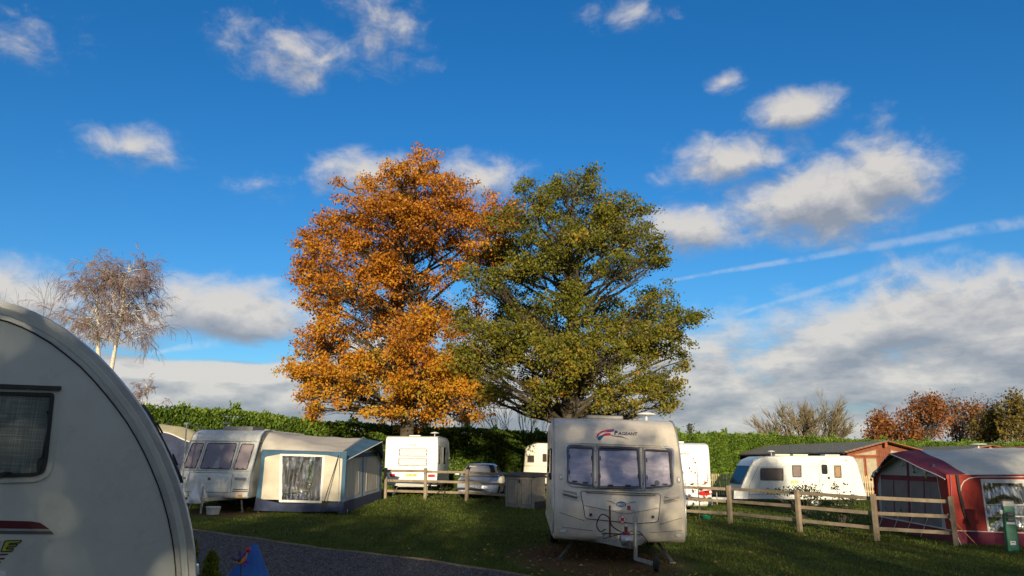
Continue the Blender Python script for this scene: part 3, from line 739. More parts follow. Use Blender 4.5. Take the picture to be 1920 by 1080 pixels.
# hedge -------------------------------------------------
HP = [(60, 748, 37), (200, 752, 38), (280, 757, 38.5), (400, 766, 40), (500, 774, 42), (600, 788, 44), (750, 797, 46), (900, 803, 47.5), (1030, 808, 48), (1160, 811, 50), (1300, 812, 54), (1400, 813, 61), (1500, 817, 64), (1600, 823, 67), (1700, 827, 71), (1820, 829, 77), (1990, 832, 81)]
def hedge():
    pts = [P(*h) for h in HP]; XY = np.array([(p.x, p.y) for p in pts]); ZT = np.array([p.z for p in pts])
    seg = np.linalg.norm(np.diff(XY, axis=0), axis=1); S = np.concatenate([[0], np.cumsum(seg)]); Lh = S[-1]
    def at(s): return np.interp(s, S, XY[:, 0]), np.interp(s, S, XY[:, 1]), np.interp(s, S, ZT)
    root = thing('conifer_hedge', 'long tall clipped green conifer hedge behind all the caravans', 'hedge', Matrix.Translation((XY[8, 0], XY[8, 1], 0)))
    R0 = np.array(root.matrix_world.translation)
    ns = 160; ss_ = np.linspace(0, Lh, ns); x, y, zt = at(ss_); g0 = ground(x, y) - .1
    mb = MB()
    ring = []
    for i in range(ns):
        w = .10 * math.sin(ss_[i] * 1.9) + .07 * math.sin(ss_[i] * 4.3)
        z1 = zt[i] - .35 + .1 * math.sin(ss_[i] * 2.7)
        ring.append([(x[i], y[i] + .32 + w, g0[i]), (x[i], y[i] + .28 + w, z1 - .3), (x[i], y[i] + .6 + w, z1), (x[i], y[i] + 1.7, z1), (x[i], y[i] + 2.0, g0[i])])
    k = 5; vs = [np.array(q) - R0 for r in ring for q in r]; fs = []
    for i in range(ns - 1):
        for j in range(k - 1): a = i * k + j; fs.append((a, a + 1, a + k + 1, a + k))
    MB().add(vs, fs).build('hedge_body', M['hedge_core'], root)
    def nz(s, z): return np.sin(s * 1.9) * .5 + np.sin(s * 4.3 + z * 2) * .3 + np.sin(z * 3.1 + s * .7) * .4
    n1 = 120000; s = RNG.uniform(0, Lh, n1); X, Yv, zt = at(s); g0 = ground(X, Yv); f = RNG.random(n1) ** .8
    z = g0 + (zt - g0 - .05) * f; b = nz(s, z) * .16
    C1 = np.stack([X, Yv + .18 + b * .9 + RNG.uniform(-.15, .12, n1) + .25 * sstep(.9, 1, f), z], -1)
    n2 = 26000; s2 = RNG.uniform(0, Lh, n2); X2, Y2, zt2 = at(s2)
    lead = np.maximum(0, np.sin(s2 * 2.3) * np.sin(s2 * 5.1 + 1)) ** 2 * RNG.random(n2) * .55 + .12 * np.sin(s2 * .9)
    C2 = np.stack([X2, Y2 + RNG.uniform(.2, 1.7, n2), zt2 - .22 + RNG.uniform(-.15, .1, n2) + lead], -1)
    C = np.concatenate([C1, C2]); n = len(C); top = np.concatenate([np.zeros(n1), np.ones(n2)])
    d = RNG.normal(0, .5, (n, 3)); d[:, 2] += .55 + .6 * top; d[:, 1] -= .75 * (1 - top); d[:, 0] += .35; d /= np.linalg.norm(d, axis=1, keepdims=True)
    r = RNG.normal(size=(n, 3)); sd = np.cross(d, r); sd /= np.linalg.norm(sd, axis=1, keepdims=True)
    L = RNG.uniform(.10, .22, n)[:, None]; nn = np.cross(d, sd)
    V = np.stack([C - d * L * .4, C + sd * L * .16, C + sd * L * .34 + d * L * .35 - nn * L * .1, C + d * L * .75 - nn * L * .12, C - sd * L * .34 + d * L * .35 - nn * L * .1, C - sd * L * .16], 1).reshape(-1, 3)
    i6 = np.arange(n)[:, None] * 6
    F = np.concatenate([i6 + np.array([[0, 1, 3, 5]]), i6 + np.array([[1, 2, 3, 3]])[:, [0, 1, 2, 2]], ], 0) if False else i6 + np.array([[0, 1, 2, 3, 4, 5]])
    tone = np.clip(.45 + .25 * np.concatenate([nz(s, z), nz(s2, zt2)]) * .6 + .25 * top + RNG.normal(0, .2, n), 0, 1)
    obj('sprays', np_mesh('sprays', V - R0, F, {'tone': np.repeat(tone, 6)}), M['hedge'], root, kind='stuff')
hedge()

# bare and far trees ------------------------------------
def grow(polys, tips, p, d, L, r, depth, spread, shrink_, kids, droop=0., wig=.12, minr=.004):
    k = 5; pts = [p]; q = p.copy(); dd = d / np.linalg.norm(d)
    for i in range(k - 1):
        dd = dd + RNG.normal(0, wig, 3) + np.array([0, 0, -droop * (1 if depth <= 1 else .25)]); dd /= np.linalg.norm(dd)
        q = q + dd * L / (k - 1); pts.append(q)
    r1 = max(minr, r * (.62 if depth > 0 else .4)); polys.append((np.array(pts), np.linspace(r, r1, k), depth))
    if depth == 0: tips.append(q); return
    nk = kids[len(kids) - depth] if len(kids) >= depth else kids[-1]
    for j in range(nk):
        t = RNG.uniform(.25, 1.0) if j else 1.0; i = min(k - 2, int(t * (k - 1))); s = pts[i] + (pts[i + 1] - pts[i]) * (t * (k - 1) - i)
        a = RNG.normal(size=3); a -= dd * a.dot(dd); a /= np.linalg.norm(a)
        nd = dd * math.cos(spread) + a * math.sin(spread) if j else dd + a * .25
        nd = nd + np.array([0, 0, .12])
        grow(polys, tips, s, nd, L * shrink_ * RNG.uniform(.75, 1.2), max(minr, r1 * (.85 if j == 0 else .6)), depth - 1, spread, shrink_, kids, droop, wig, minr)
def bare(root, starts, depth, spread, shrink_, kids, droop, wig, mats, split, minr=.006, sides=4):
    polys = []; tips = []; R0 = np.array(root.matrix_world.translation)
    for p, d, L, r in starts: grow(polys, tips, np.array(p, float), np.array(d, float), L, r, depth, spread, shrink_, kids, droop, wig, minr)
    a = [(p, r) for p, r, dp in polys if dp >= split]; b = [(p, r) for p, r, dp in polys if dp < split]
    V, F = tubes_np(a, 6); obj('trunk', np_mesh('trunk', V - R0, F), mats[0], root)
    V, F = tubes_np(b, 3); obj('twigs', np_mesh('twigs', V - R0, F), mats[1], root, kind='stuff')
    return np.array(tips), polys
def tree_at(name, label, px, Y, group=None):
    p = P(px, 868, Y); p.z = gz(p.x, p.y); return thing(name, label, 'tree', Matrix.Translation(p), group), p
def limb_to(p0, targets, r):
    "starts for grow(): a leaning stem through seen points"
    return p0
# birch: two white stems
YB = 46.
t, p = tree_at('birch_tree', 'bare silver birch with two white stems and drooping twigs beyond the hedge', 205, YB)
def birch(t, stems, Y, nbr, scl=1.):
    R0 = np.array(t.matrix_world.translation); polys = []; tw = []; tips = []
    for st in stems:
        pts = np.array([P(x, y, Y + dy) for x, y, dy in st]); pts[0, 2] = gz(pts[0, 0], pts[0, 1])
        tt = np.linspace(0, 1, len(pts)); ti = np.linspace(0, 1, 14); cur = np.stack([np.interp(ti, tt, pts[:, j]) for j in range(3)], -1)
        cur[1:-1] += RNG.normal(0, .05, (12, 3)); polys.append((cur, np.linspace(.15, .018, 14) * scl))
        for b in range(nbr):
            f = RNG.uniform(.30, .97); i = min(12, int(f * 13)); s = cur[i] + (cur[i + 1] - cur[i]) * (f * 13 - i)
            th = RNG.uniform(0, 6.28); up = RNG.uniform(.2, .95); d = np.array([math.cos(th), math.sin(th) * .8, up]); L = scl * RNG.uniform(.9, 1.8) * (1.55 - .85 * f)
            pl = []; grow(pl, tips, s, d, L, .040 * (1.15 - .75 * f) * scl, 3, .62, .62, [4, 4, 5], .26, .15, .0085)
            tw += pl
    a = polys + [(q, r) for q, r, dp in tw if dp >= 3]; b = [(q, r) for q, r, dp in tw if dp < 3]
    V, F = tubes_np([x for x in a if len(x[0]) == 14] , 8); obj('trunk', np_mesh('trunk', V - R0, F), M['bark_birch'], t)
    br = [x for x in a if len(x[0]) != 14]
    if br: V, F = tubes_np(br, 5); obj('branches', np_mesh('branches', V - R0, F), M['bark_birch'], t, kind='stuff')
    V, F = tubes_np(b, 3); obj('twigs', np_mesh('twigs', V - R0, F), M['twig_birch'], t, kind='stuff')
birch(t, [[(190, 900, 0), (184, 650, 0), (187, 620, .1), (180, 575, .2), (192, 540, .3), (200, 505, .2)], [(196, 900, 0.5), (208, 680, .3), (220, 630, 0), (230, 580, -.2), (233, 535, -.3), (243, 495, -.2)]], YB, 54)
t, p = tree_at('birch_sapling', 'small bare birch showing just above the hedge beside the rounded caravan', 274, 44)
birch(t, [[(272, 900, 0), (272, 760, 0), (276, 715, 0)]], 44, 9, .5)
t, p = tree_at('bare_tree', 'bare twiggy tree top showing above the roof of the rounded caravan', 22, 48)
bare(t, [((p.x, p.y, p.z), (.02, 0, 1), 5.2, .16)], 4, .5, .62, [4, 4, 4, 4], .0, .08, (M['bark_dk'], M['twig_ash']), 3, .008)
# bare shrubs between and behind the oaks
for (px, Y, L, lab) in ((985, 52, 2.6, 'spreading bare shrub behind the hedge between the two oaks'), (835, 53, 2.6, 'dark bare shrub behind the hedge under the orange oak')):
    t, p = tree_at('bare_shrub', lab, px, Y)
    st = [((p.x + RNG.normal(0, .4), p.y, p.z), (math.sin(a), RNG.normal(0, .25), 1.25), L, .085) for a in np.linspace(-1.0, 1.0, 9)]
    bare(t, st, 4, .34, .68, [2, 2, 3, 3], .0, .07, (M['bark_dk'], M['bark_dk']), 3, .010)
# ash with ivy
t, p = tree_at('ash_tree', 'wide bare olive-twigged tree with ivy on its stems behind the chalet', 1522, 72)
st = [((p.x + .5 * a, p.y, p.z + 1.0), (math.sin(a), RNG.normal(0, .25), 1.2), 2.3 + .4 * math.cos(a), .16) for a in np.linspace(-1.2, 1.2, 15)]
tips, pl = bare(t, st, 4, .42, .66, [3, 4, 5, 5], .0, .08, (M['twig_ash'], M['twig_ash']), 3, .015)
C = []
for q, r, dp in pl:
    if dp >= 3:
        for k in range(70 if dp == 4 else 8): C.append(q[RNG.integers(0, 5)] + RNG.normal(0, .22, 3))
C = np.array(C); V, F = leaves_np(C, .2); R0 = np.array(t.matrix_world.translation)
obj('ivy', np_mesh('ivy', V - R0, F, {'tone': np.repeat(RNG.random(len(C)), 4)}), M['ivy'], t, kind='stuff')
# ivy stump by the hedge
t, p = tree_at('ivy_stump', 'ivy-grown broken tree stump poking above the hedge beside the moulded white caravan', 1297, 56)
z = P(1297, 796, 56).z
MB().tube([(0, 0, 0), (.02, 0, 2), (0, 0, z - p.z)], [.2, .16, .13], 8).build('trunk', M['bark_dk'], t)
C = RNG.normal(0, 1, (500, 3)) * [.16, .16, 1] ; C[:, 2] = RNG.uniform(1.5, z - p.z + .05, 500); V, F = leaves_np(C, .14)
obj('ivy', np_mesh('ivy', V, F, {'tone': np.repeat(RNG.random(500), 4)}), M['ivy'], t, kind='stuff')

def far_tree(label, blobs, Y, lm, nl, size, px0, dense=1.0):
    Y += 12; size *= 1.12
    t, p = tree_at('autumn_tree', label, px0, Y, 'autumn trees far beyond the chalets'); R0 = np.array(p); polys = []; LC = []
    for (px, py, r) in blobs:
        c = np.array(P(px, py, Y + RNG.uniform(-2, 2))); R = r * Y / 1530
        a = np.array([p.x, p.y, p.z + max(1.2, (c[2] - p.z) * .35)]); lim = bez(a, (a + c) / 2 + [0, 0, R * .3], c, 6); polys.append((lim, np.linspace(.16, .03, 6)))
        k = int(30 * dense)
        cl = c + sph(k) * (RNG.random(k) ** .5 * R)[:, None]
        for q in cl:
            st = lim[RNG.integers(2, 6)]; polys.append((bez(st, (st + q) / 2 + RNG.normal(0, .15, 3), q, 4), np.linspace(.035, .014, 4)))
            if nl: LC.append(q + RNG.normal(0, .42, (int(nl * RNG.uniform(.4, 1.5)), 3)))
    polys.append((np.array([[p.x, p.y, p.z], [p.x, p.y, p.z + 1.5], [p.x, p.y, p.z + 3.5], [p.x + .1, p.y, p.z + 6]]), np.array([.35, .3, .22, .1])))
    V, F = tubes_np(polys, 4); obj('trunk', np_mesh('trunk', V - R0, F), M['bark_dk'], t)
    if LC:
        C = np.concatenate(LC); n = len(C); V, F = leaves_np(C, RNG.uniform(.7, 1.3, n) * size)
        obj('crown', np_mesh('crown', V - R0, F, {'tone': np.repeat(np.clip(RNG.normal(.5, .25, n), 0, 1), 4)}), lm, t, kind='stuff')
far_tree('small rust-brown rounded tree beyond the chalet roof', [(1655, 805, 24), (1640, 818, 22), (1672, 812, 22), (1652, 790, 16)], 80, M['far_rust'], 26, .3, 1655)
far_tree('large rust-orange tree beyond the second chalet', [(1728, 770, 30), (1706, 792, 24), (1745, 800, 30), (1712, 815, 22), (1760, 775, 24), (1750, 757, 14)], 78, M['far_rust'], 24, .3, 1732)
far_tree('thin rust-orange tree with bare limbs beside the large one', [(1806, 775, 26), (1786, 800, 20), (1822, 792, 22), (1800, 820, 22), (1826, 770, 16)], 84, M['far_rust'], 12, .28, 1805)
far_tree('grey leafless tree behind the rust-orange ones', [(1790, 762, 24), (1830, 766, 26), (1862, 768, 22), (1772, 772, 18)], 92, M['far_brown'], 3, .25, 1826, 2.0)
far_tree('yellow-olive tree right of the rust-orange trees', [(1850, 800, 24), (1862, 785, 18), (1840, 820, 18), (1872, 810, 18)], 76, M['far_olive'], 30, .28, 1855)
far_tree('tall dull-green tree at the end of the far tree row', [(1902, 752, 20), (1895, 780, 24), (1918, 775, 28), (1900, 810, 26), (1935, 800, 34), (1945, 765, 28)], 72, M['far_olive'], 20, .28, 1910)
far_tree('brown half-bare tree beyond the tall dull-green one', [(1990, 770, 40), (1980, 800, 40), (2030, 790, 40)], 80, M['far_brown'], 12, .3, 1995)

# the row of trees behind the viewpoint that shades the pitch
def shade_tree(label, x, y, H, w, nclus, fmin=.02):
    z0 = gz(x, y); t = thing('shade_tree', label, 'tree', Matrix.Translation((x, y, z0)), 'trees behind the viewpoint'); polys = []; LC = []
    R0 = np.array([x, y, z0])
    tr = np.array([[0, 0, 0], [.1, 0, H * .3], [0, .1, H * .6], [0, 0, H * .92]]) + R0; polys.append((tr, np.array([.32, .25, .15, .04])))
    for _ in range(nclus):
        f = RNG.uniform(fmin, 1); rad = w * (.55 + .6 * f if f < .5 else .85 * math.sqrt(max(.02, 1 - ((f - .45) / .56) ** 2)))
        th = RNG.uniform(0, 6.28); rr = rad * math.sqrt(RNG.random())
        q = R0 + np.array([rr * math.cos(th), rr * math.sin(th), f * H]); a = R0 + np.array([0, 0, max(.6, f * H * .75)])
        polys.append((bez(a, (a + q) / 2 + [0, 0, .3], q, 5), np.linspace(.05, .012, 5)))
        LC.append(q + RNG.normal(0, .36, (int(26 - 12 * f), 3)))
    V, F = tubes_np(polys, 4); obj('trunk', np_mesh('trunk', V - R0, F), M['bark_dk'], t)
    C = np.concatenate(LC); n = len(C); V, F = leaves_np(C, RNG.uniform(.8, 1.3, n) * .27)
    obj('crown', np_mesh('crown', V - R0, F, {'tone': np.repeat(RNG.random(n), 4)}), M['shade_leaf'], t, kind='stuff')
SHADE = [(-17, -17, 11.2, 3.2, 430), (-12, -18, 11.8, 2.9, 380), (-7.9, -18, 12.0, 2.4, 330), (-4.2, -17, 8.9, 2.8, 330), (-1.6, -19, 9.2, 2.8, 250), (3.2, -17, 8.6, 3.0, 150), (8.3, -18, 9.2, 3.2, 280), (13.4, -17, 8.9, 3.0, 190), (18.5, -17, 9.3, 3.2, 330),
         (-14.5, -23, 9.6, 3.2, 220), (-9.4, -24, 9.5, 3.2, 200), (-4.6, -24, 9.2, 3.2, 200), (.6, -24, 9.0, 3.0, 80), (5.8, -23, 8.8, 3.2, 90), (11, -24, 9.6, 3.2, 150), (16, -23, 9.2, 3.0, 110)]
for i, a in enumerate(SHADE): shade_tree('leafy tree in the row behind the viewpoint that shades the lawn', *a)
for a, lab in (((1.6, -20, 16.8, 1.8, 420), 'tall slender tree rising above the row behind the viewpoint'), ((14.2, -21, 14.6, 2.2, 110, .77), 'tall narrow tree behind the middle of the row behind the viewpoint')): shade_tree(lab, *a)

# ---------------------------------------------------------------- caravans
def shell(prof, hw, r=.06, bulge=None, taper=None):
    "closed side profile swept across the width with rounded long edges"
    mb = MB(); ys = []
    k = [0, .12, .35, .65, 1.0]
    ys += [(-hw + r * q, r * (1 - math.sqrt(max(0, 1 - (1 - q) ** 2)))) for q in k]
    ys += [(y, 0.) for y in np.linspace(-hw + r, hw - r, 11)[1:-1]]
    ys += [(hw - r * q, r * (1 - math.sqrt(max(0, 1 - (1 - q) ** 2)))) for q in k[::-1]]
    m = len(prof); vs = []
    for y, e in ys:
        pp = shrink(prof, e) if e > 1e-6 else prof
        for (x, z) in pp: vs.append((x + (bulge(x, z, y) if bulge else 0), y, z))
    fs = []
    n = len(ys)
    for i in range(n - 1):
        for j in range(m): a = i * m + j; b = i * m + (j + 1) % m; fs.append((a, b, b + m, a + m))
    fs.append(tuple(range(m))); fs.append(tuple((n - 1) * m + j for j in range(m))[::-1])
    return mb.add(vs, fs)
def profile_map(front, hw, bulge=None, sgn=1):
    "front: [(x, z)] from bottom to top; sgn +1 front end, -1 rear end"
    zs = np.array([p[1] for p in front]); xs = np.array([p[0] for p in front])
    def base(u, v):
        y = u * sgn; x = float(np.interp(v, zs, xs))
        return Vector((x + (bulge(x, v, y) if bulge else 0), y, v))
    def mp(u, v, w=0.):
        p = base(u, v)
        if w == 0: return p
        e = .04; du = base(u + e, v) - base(u - e, v); dv = base(u, v + e) - base(u, v - e)
        return p + du.cross(dv).normalized() * w
    return mp
def side_maps(hw): return pmap((0, hw, 0), (-1, 0, 0), (0, 0, 1)), pmap((0, -hw, 0), (1, 0, 0), (0, 0, 1))   # left side, right side
def window(root, mp, out, r=.05, fw=.03, t=.03, blind='curtain', pane='pane', fmat='dark', latch=True, w0=0., wavy=0.):
    o = densify(rpoly(out, r), .2); i = densify(rpoly(shrink(out, fw), max(.008, r - fw)), .2)
    f = MB().plate([o, i], t, mp, w0).build('window', M[fmat], root, bevel=0)
    MB().plate(i, .004, mp, w0 + .004).build('blind', M[blind], f)
    MB().plate(densify(rpoly(shrink(out, fw * .92), max(.009, r - fw * .92)), .2), .003, mp, w0 + t * .7).build('pane', M[pane], f)
    if latch:
        c4 = [Vector(p) for p in out[:4]]; cen = sum(c4, Vector((0, 0))) / 4
        for k in range(4):
            A, B = c4[k], c4[(k + 1) % 4]; hor = abs(B.x - A.x) > abs(B.y - A.y)
            if hor and (A.y + B.y) / 2 > cen.y: continue
            for g in (.3, .72):
                q = A.lerp(B, g); q = q + (cen - q).normalized() * (fw + .012)
                MB().plate(rrect(q.x, q.y, .07 if hor else .018, .018 if hor else .07, .006, 2), .012, mp, w0 + t * .8).build('latch', M['black'], f)
    return f
def strip(root, name, mp, out, mat, t=.005, w0=.0, r=.0):
    o = densify(rpoly(out, r) if r else out, .2)
    return MB().plate(o, t, mp, w0).build(name, M[mat], root)
def line(root, name, mp, pts, rad, mat, w=.0):
    d = []
    for a, b in zip(pts[:-1], pts[1:]):
        n = max(1, int(math.dist(a, b) / .12))
        for i in range(n): d.append((a[0] + (b[0] - a[0]) * i / n, a[1] + (b[1] - a[1]) * i / n))
    d.append(pts[-1]); return MB().tube([mp(u, v, w) for u, v in d], rad, 6).build(name, M[mat], root, smooth=True)
def wheel(root, c, R=.32, w=.19, side=1):
    a = (0, side, 0)
    ty = MB().lathe([(R * .62, -w / 2), (R * .9, -w / 2), (R * .985, -w * .38), (R, -w * .2), (R, w * .2), (R * .985, w * .38), (R * .9, w / 2), (R * .62, w / 2)], c, a, 28, True).build('wheel', M['tyre'], root, smooth=True)
    MB().lathe([(.001, w * .30), (R * .2, w * .36), (R * .25, w * .22), (R * .5, w * .18), (R * .58, w * .42), (R * .63, w * .40)], c, a, 24).build('rim', M['steel'], ty, smooth=.6)
def aerial(root, x, y, z, s=1., mat='white_pl', mast=.22):
    a = MB().tube([(x, y, z - .03), (x, y, z + mast)], .016 * s, 8).build('aerial', M[mat], root)
    MB().lathe([(.001, .07), (.06, .062), (.17, .03), (.19, .012), (.17, 0), (.001, -.012)], (x, y, z + mast), (0, 0, 1), 20).build('dish', M[mat], a, smooth=True)
def rooflight(root, x, y, z, lx=.6, ly=.5, h=.07, mat='grey_pl'):
    MB().box((x, y, z + h / 2), (lx, ly, h)).build('rooflight', M[mat], root, bevel=.025)
def steady(root, x, y, z0, dx, dy):
    MB().beam((x, y, z0), (x + dx, y + dy, .02), .045, .03).box((x + dx, y + dy, .008), (.14, .1, .016)).build('steady_leg', M['dark_steel'], root)

# --- the caravan lettered PAGEANT ------------------------------------------------
def pageant():
    fr = rpoly([(.0, .36), (.04, .62), (.04, .95), (-.03, 1.17), (-.50, 2.08), (-.78, 2.40), (-1.08, 2.56), (-1.5, 2.60), (-4.9, 2.60), (-5.5, 2.55), (-5.85, 2.25), (-6.0, 1.2), (-6.02, .36)], .16, 4)
    hw = 1.115
    bul = lambda x, z, y: .13 * (1 - (y / hw) ** 2) * max(0, min(1, (x + 1.6) / .9))
    X, Yf = P(1156, 868, 14.3).x, 14.3
    Mx = frame(X, Yf, -math.pi / 2 - RAD(1.3), tilt=.85) @ Matrix.Diagonal((1.03, 1.025, .965, 1))
    root = thing('caravan', 'champagne coloured caravan with three screened front windows, lettered PAGEANT, on worn grass', 'caravan', Mx)
    shell(fr, hw, .055, bul).build('body', M['champ'], root, smooth=.7, fixn=True)
    front = [p for p in fr if p[0] > -1.4 and p[1] > .3]; front.sort(key=lambda p: p[1])
    mp = profile_map(front, hw, bul); Z = Zm(Mx, mp, 1000, 760, 3.375, (0, 1.3))
    L, R = side_maps(hw)
    # surround and the three windows
    o = densify(rpoly(Z((195, 240), (545, 252), (890, 264), (887, 528), (690, 546), (400, 533), (208, 512)), .14), .15)
    ins = [(u * .985, 1.63 + (v - 1.63) * .965) for u, v in o]
    sur = MB().plate([o, shrink(o, .035)], .022, mp, .0).build('window_surround', M['alu'], root)
    MB().plate([shrink(o, .034), shrink(o, .12)], .012, mp).build('window_seal', M['greyframe'], sur)
    wins = [Z((216, 262), (386, 268), (384, 520), (212, 497)), Z((408, 266), (668, 274), (681, 532), (405, 529)), Z((696, 280), (868, 291), (884, 517), (701, 535))]
    scr = [Z((224, 278), (370, 285), (374, 508), (222, 487)), Z((418, 292), (650, 292), (668, 516), (424, 515)), Z((706, 296), (850, 302), (866, 512), (712, 520))]
    for w_, s_ in zip(wins, scr):
        oo_ = densify(rpoly(w_, .06), .12); f = MB().plate([oo_, shrink(oo_, .028)], .034, mp, .006).build('window', M['greyframe'], root)
        cu, cv = np.mean([p[0] for p in w_]), np.mean([p[1] for p in w_])
        MB().plate(densify(shrink(oo_, .02), .1), .004, mp, .014).build('window_inner', M['greyframe'], f)
        a = min(p[0] for p in s_); b = max(p[0] for p in s_); c = min(p[1] for p in s_); d = max(p[1] for p in s_)
        q = [Vector(p) for p in (s_[3], s_[2], s_[1], s_[0])]
        def fab(i, j, q=q, k=random.random() * 9):
            e = q[0].lerp(q[1], i).lerp(q[3].lerp(q[2], i), j)
            ww = .026 + .004 * math.sin(i * 11 + k + j * 3) * math.sin(j * 5 + k) + .003 * math.sin((i + j) * 9 + k)
            return mp(e.x, e.y, ww)
        MB().sheet(fab, 26, 26).build('thermal_screen', M['silver_screen'], f, smooth=True)
        MB().plate(densify(shrink(oo_, .024), .12), .003, mp, .038).build('pane', M['pane'], f)
        for fy in (.3, .72):
            for s in (0, 1):
                p = Vector(w_[0 if not s else 1]).lerp(Vector(w_[3 if not s else 2]), fy); MB().plate(rrect(p.x + (.045 if not s else -.045), p.y, .014, .075, .006, 2), .012, mp, .042).build('latch', M['black'], f)
        for fx in (.3, .7): p = Vector(w_[3]).lerp(Vector(w_[2]), fx); MB().plate(rrect(p.x, p.y + .045, .09, .014, .006, 2), .012, mp, .042).build('latch', M['black'], f)
        if w_ is wins[2]:
            p = Z((779, 497))[0]; MB().plate(ellipse(p[0], p[1], .042, .042), .006, mp, .046).build('sticker', M['grey_pl'], f)
    for x0, x1 in (((386, 262), (384, 530)), ((404, 262), (402, 534)), ((668, 270), (684, 540)), ((692, 274), (702, 542))):
        line(root, 'window_bar', mp, Z(x0, x1), .012, 'alu', .03)
    # front locker lid
    lid = Z((298, 542), (805, 562), (788, 738), (655, 748), (330, 716)); lo = densify(rpoly(lid, .05), .12)
    lidp = MB().plate(lo, .008, mp, .001).build('locker_lid', M['champ'], root)
    line(lidp, 'locker_seam', mp, lo + lo[:1], .007, 'dark', .006)
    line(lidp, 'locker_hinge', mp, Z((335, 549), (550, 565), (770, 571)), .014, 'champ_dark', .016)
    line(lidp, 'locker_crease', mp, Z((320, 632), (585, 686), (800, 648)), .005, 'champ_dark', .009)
    for p in Z((364, 692), (755, 706)): MB().plate(ellipse(p[0], p[1], .026, .026, 14), .014, mp, .008).build('locker_lock', M['dark'], lidp)
    c = Z((556, 628))[0]
    MB().plate(ellipse(c[0], c[1], .096, .056, 26), .012, mp, .008).build('badge_rim', M['alu'], root)
    bd = MB().plate(ellipse(c[0], c[1], .088, .049, 26), .014, mp, .008).build('badge', M['logo_blue'], root)
    text_mb('BAILEY', mp, c[0], c[1] - .018, .036, .026, .15, .13).build('lettering', M['text_white'], bd)
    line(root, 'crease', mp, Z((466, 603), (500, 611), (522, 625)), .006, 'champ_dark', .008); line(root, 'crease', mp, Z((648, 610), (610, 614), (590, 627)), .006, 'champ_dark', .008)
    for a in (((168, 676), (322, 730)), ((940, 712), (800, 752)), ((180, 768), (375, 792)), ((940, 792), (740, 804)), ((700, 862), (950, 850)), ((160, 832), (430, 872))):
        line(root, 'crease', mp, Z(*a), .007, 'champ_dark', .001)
    # grab handles in their recesses
    for q, bar in ((((182, 530), (282, 548), (286, 606), (182, 578)), ((186, 556), (225, 566), (282, 582))), (((818, 570), (918, 556), (920, 612), (815, 636)), ((822, 602), (860, 594), (918, 584)))):
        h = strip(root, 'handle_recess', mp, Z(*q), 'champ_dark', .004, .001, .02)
        MB().plate([densify(rpoly(Z(*q), .02)), shrink(densify(rpoly(Z(*q), .02)), .018)], .012, mp).build('recess_edge', M['champ'], h)
        line(h, 'handle', mp, Z(*bar), .020, 'champ', .03)
    for p, nm in (((190, 792), 'marker_lamp'), ((919, 820), 'marker_lamp')):
        c = Z(p)[0]; MB().plate(ellipse(c[0], c[1], .056, .030, 22), .02, mp, .0).build(nm, M['clear_lens'], root, bevel=.006)
        MB().plate([ellipse(c[0], c[1], .066, .038, 22), ellipse(c[0], c[1], .055, .029, 22)], .012, mp).build('lamp_bezel', M['alu'], root)
    for p, rr in (((172, 434), .022), ((174, 458), .030), ((919, 474), .045)):
        c = Z(p)[0]; b = MB().plate(ellipse(c[0], c[1], rr * .8, rr * 1.25, 18), .018, mp).build('corner_lamp', M['alu'], root); MB().plate(ellipse(c[0], c[1], rr * .45, rr * .8, 14), .024, mp).build('lens', M['clear_lens'], b)
    # hitch panel notch, name, swoosh
    nt = Z((437, 808), (688, 818), (690, 886), (572, 898), (436, 872)); np_ = strip(root, 'hitch_panel', mp, nt, 'champ', .006, .001)
    line(np_, 'panel_seam', mp, nt + nt[:1], .009, 'dark', .006)
    a, b = Z((512, 190), (662, 188)); wd = b[0] - a[0]
    mid = Z((512, 188))[0]
    text_mb('P', mp, mid[0], mid[1], .085, .004, .2, None, 'LEFT', .03).build('lettering', M['text_navy'], root)
    text_mb('AGEANT', mp, mid[0] + .068, mid[1], .062, .004, .2, wd - .07, 'LEFT', .03).build('lettering', M['text_navy'], root)
    strip(root, 'swoosh', mp, Z((398, 205), (404, 182), (430, 164), (470, 154), (514, 150), (500, 158), (455, 166), (420, 180), (404, 206)), 'logo_red', .003, .001)
    strip(root, 'swoosh', mp, Z((405, 212), (412, 198), (440, 203), (424, 221), (410, 221)), 'logo_teal', .003, .001)
    strip(root, 'swoosh', mp, Z((412, 198), (430, 190), (450, 194), (440, 203)), 'logo_teal', .003, .001)
    strip(root, 'swoosh', mp, Z((445, 172), (512, 152), (508, 166), (480, 170)), 'logo_teal', .003, .001)
    strip(root, 'swoosh', mp, Z((430, 190), (455, 177), (490, 175), (486, 182), (505, 190), (470, 192), (450, 195)), 'logo_red', .003, .001)
    strip(root, 'swoosh', mp, Z((500, 191), (560, 197), (604, 216), (560, 204), (495, 195)), 'greyframe', .003, .001)
    # side seen on the left of the front: awning rail, windows, door handle
    def rail(y):
        pts = [p for p in fr if p[0] > -1.5 and p[1] > .45]; return [(x - .02, y, z) for x, z in pts]
    for y in (-hw, hw): MB().tube(rail(y), .014, 6).build('awning_rail', M['alu'], root, smooth=True)
    window(root, R, rrect(-1.9, 1.68, 1.0, .62, .05), .06); window(root, R, rrect(-3.6, 1.75, .7, .5, .05), .06); window(root, L, rrect(2.0, 1.68, 1.0, .62, .05), .06)
    strip(root, 'skirt_rail', R, [(-5.9, .42), (-.15, .42), (-.15, .5), (-5.9, .5)], 'alu', .015)
    aerial(root, -1.75, .72, 2.62, 1.3, mast=.10); rooflight(root, -2.0, -.1, 2.6, .9, .7, .08)
    # running gear
    for s in (-1, 1): wheel(root, (-3.25, s * (hw - .12), .32), .32, .18, s)
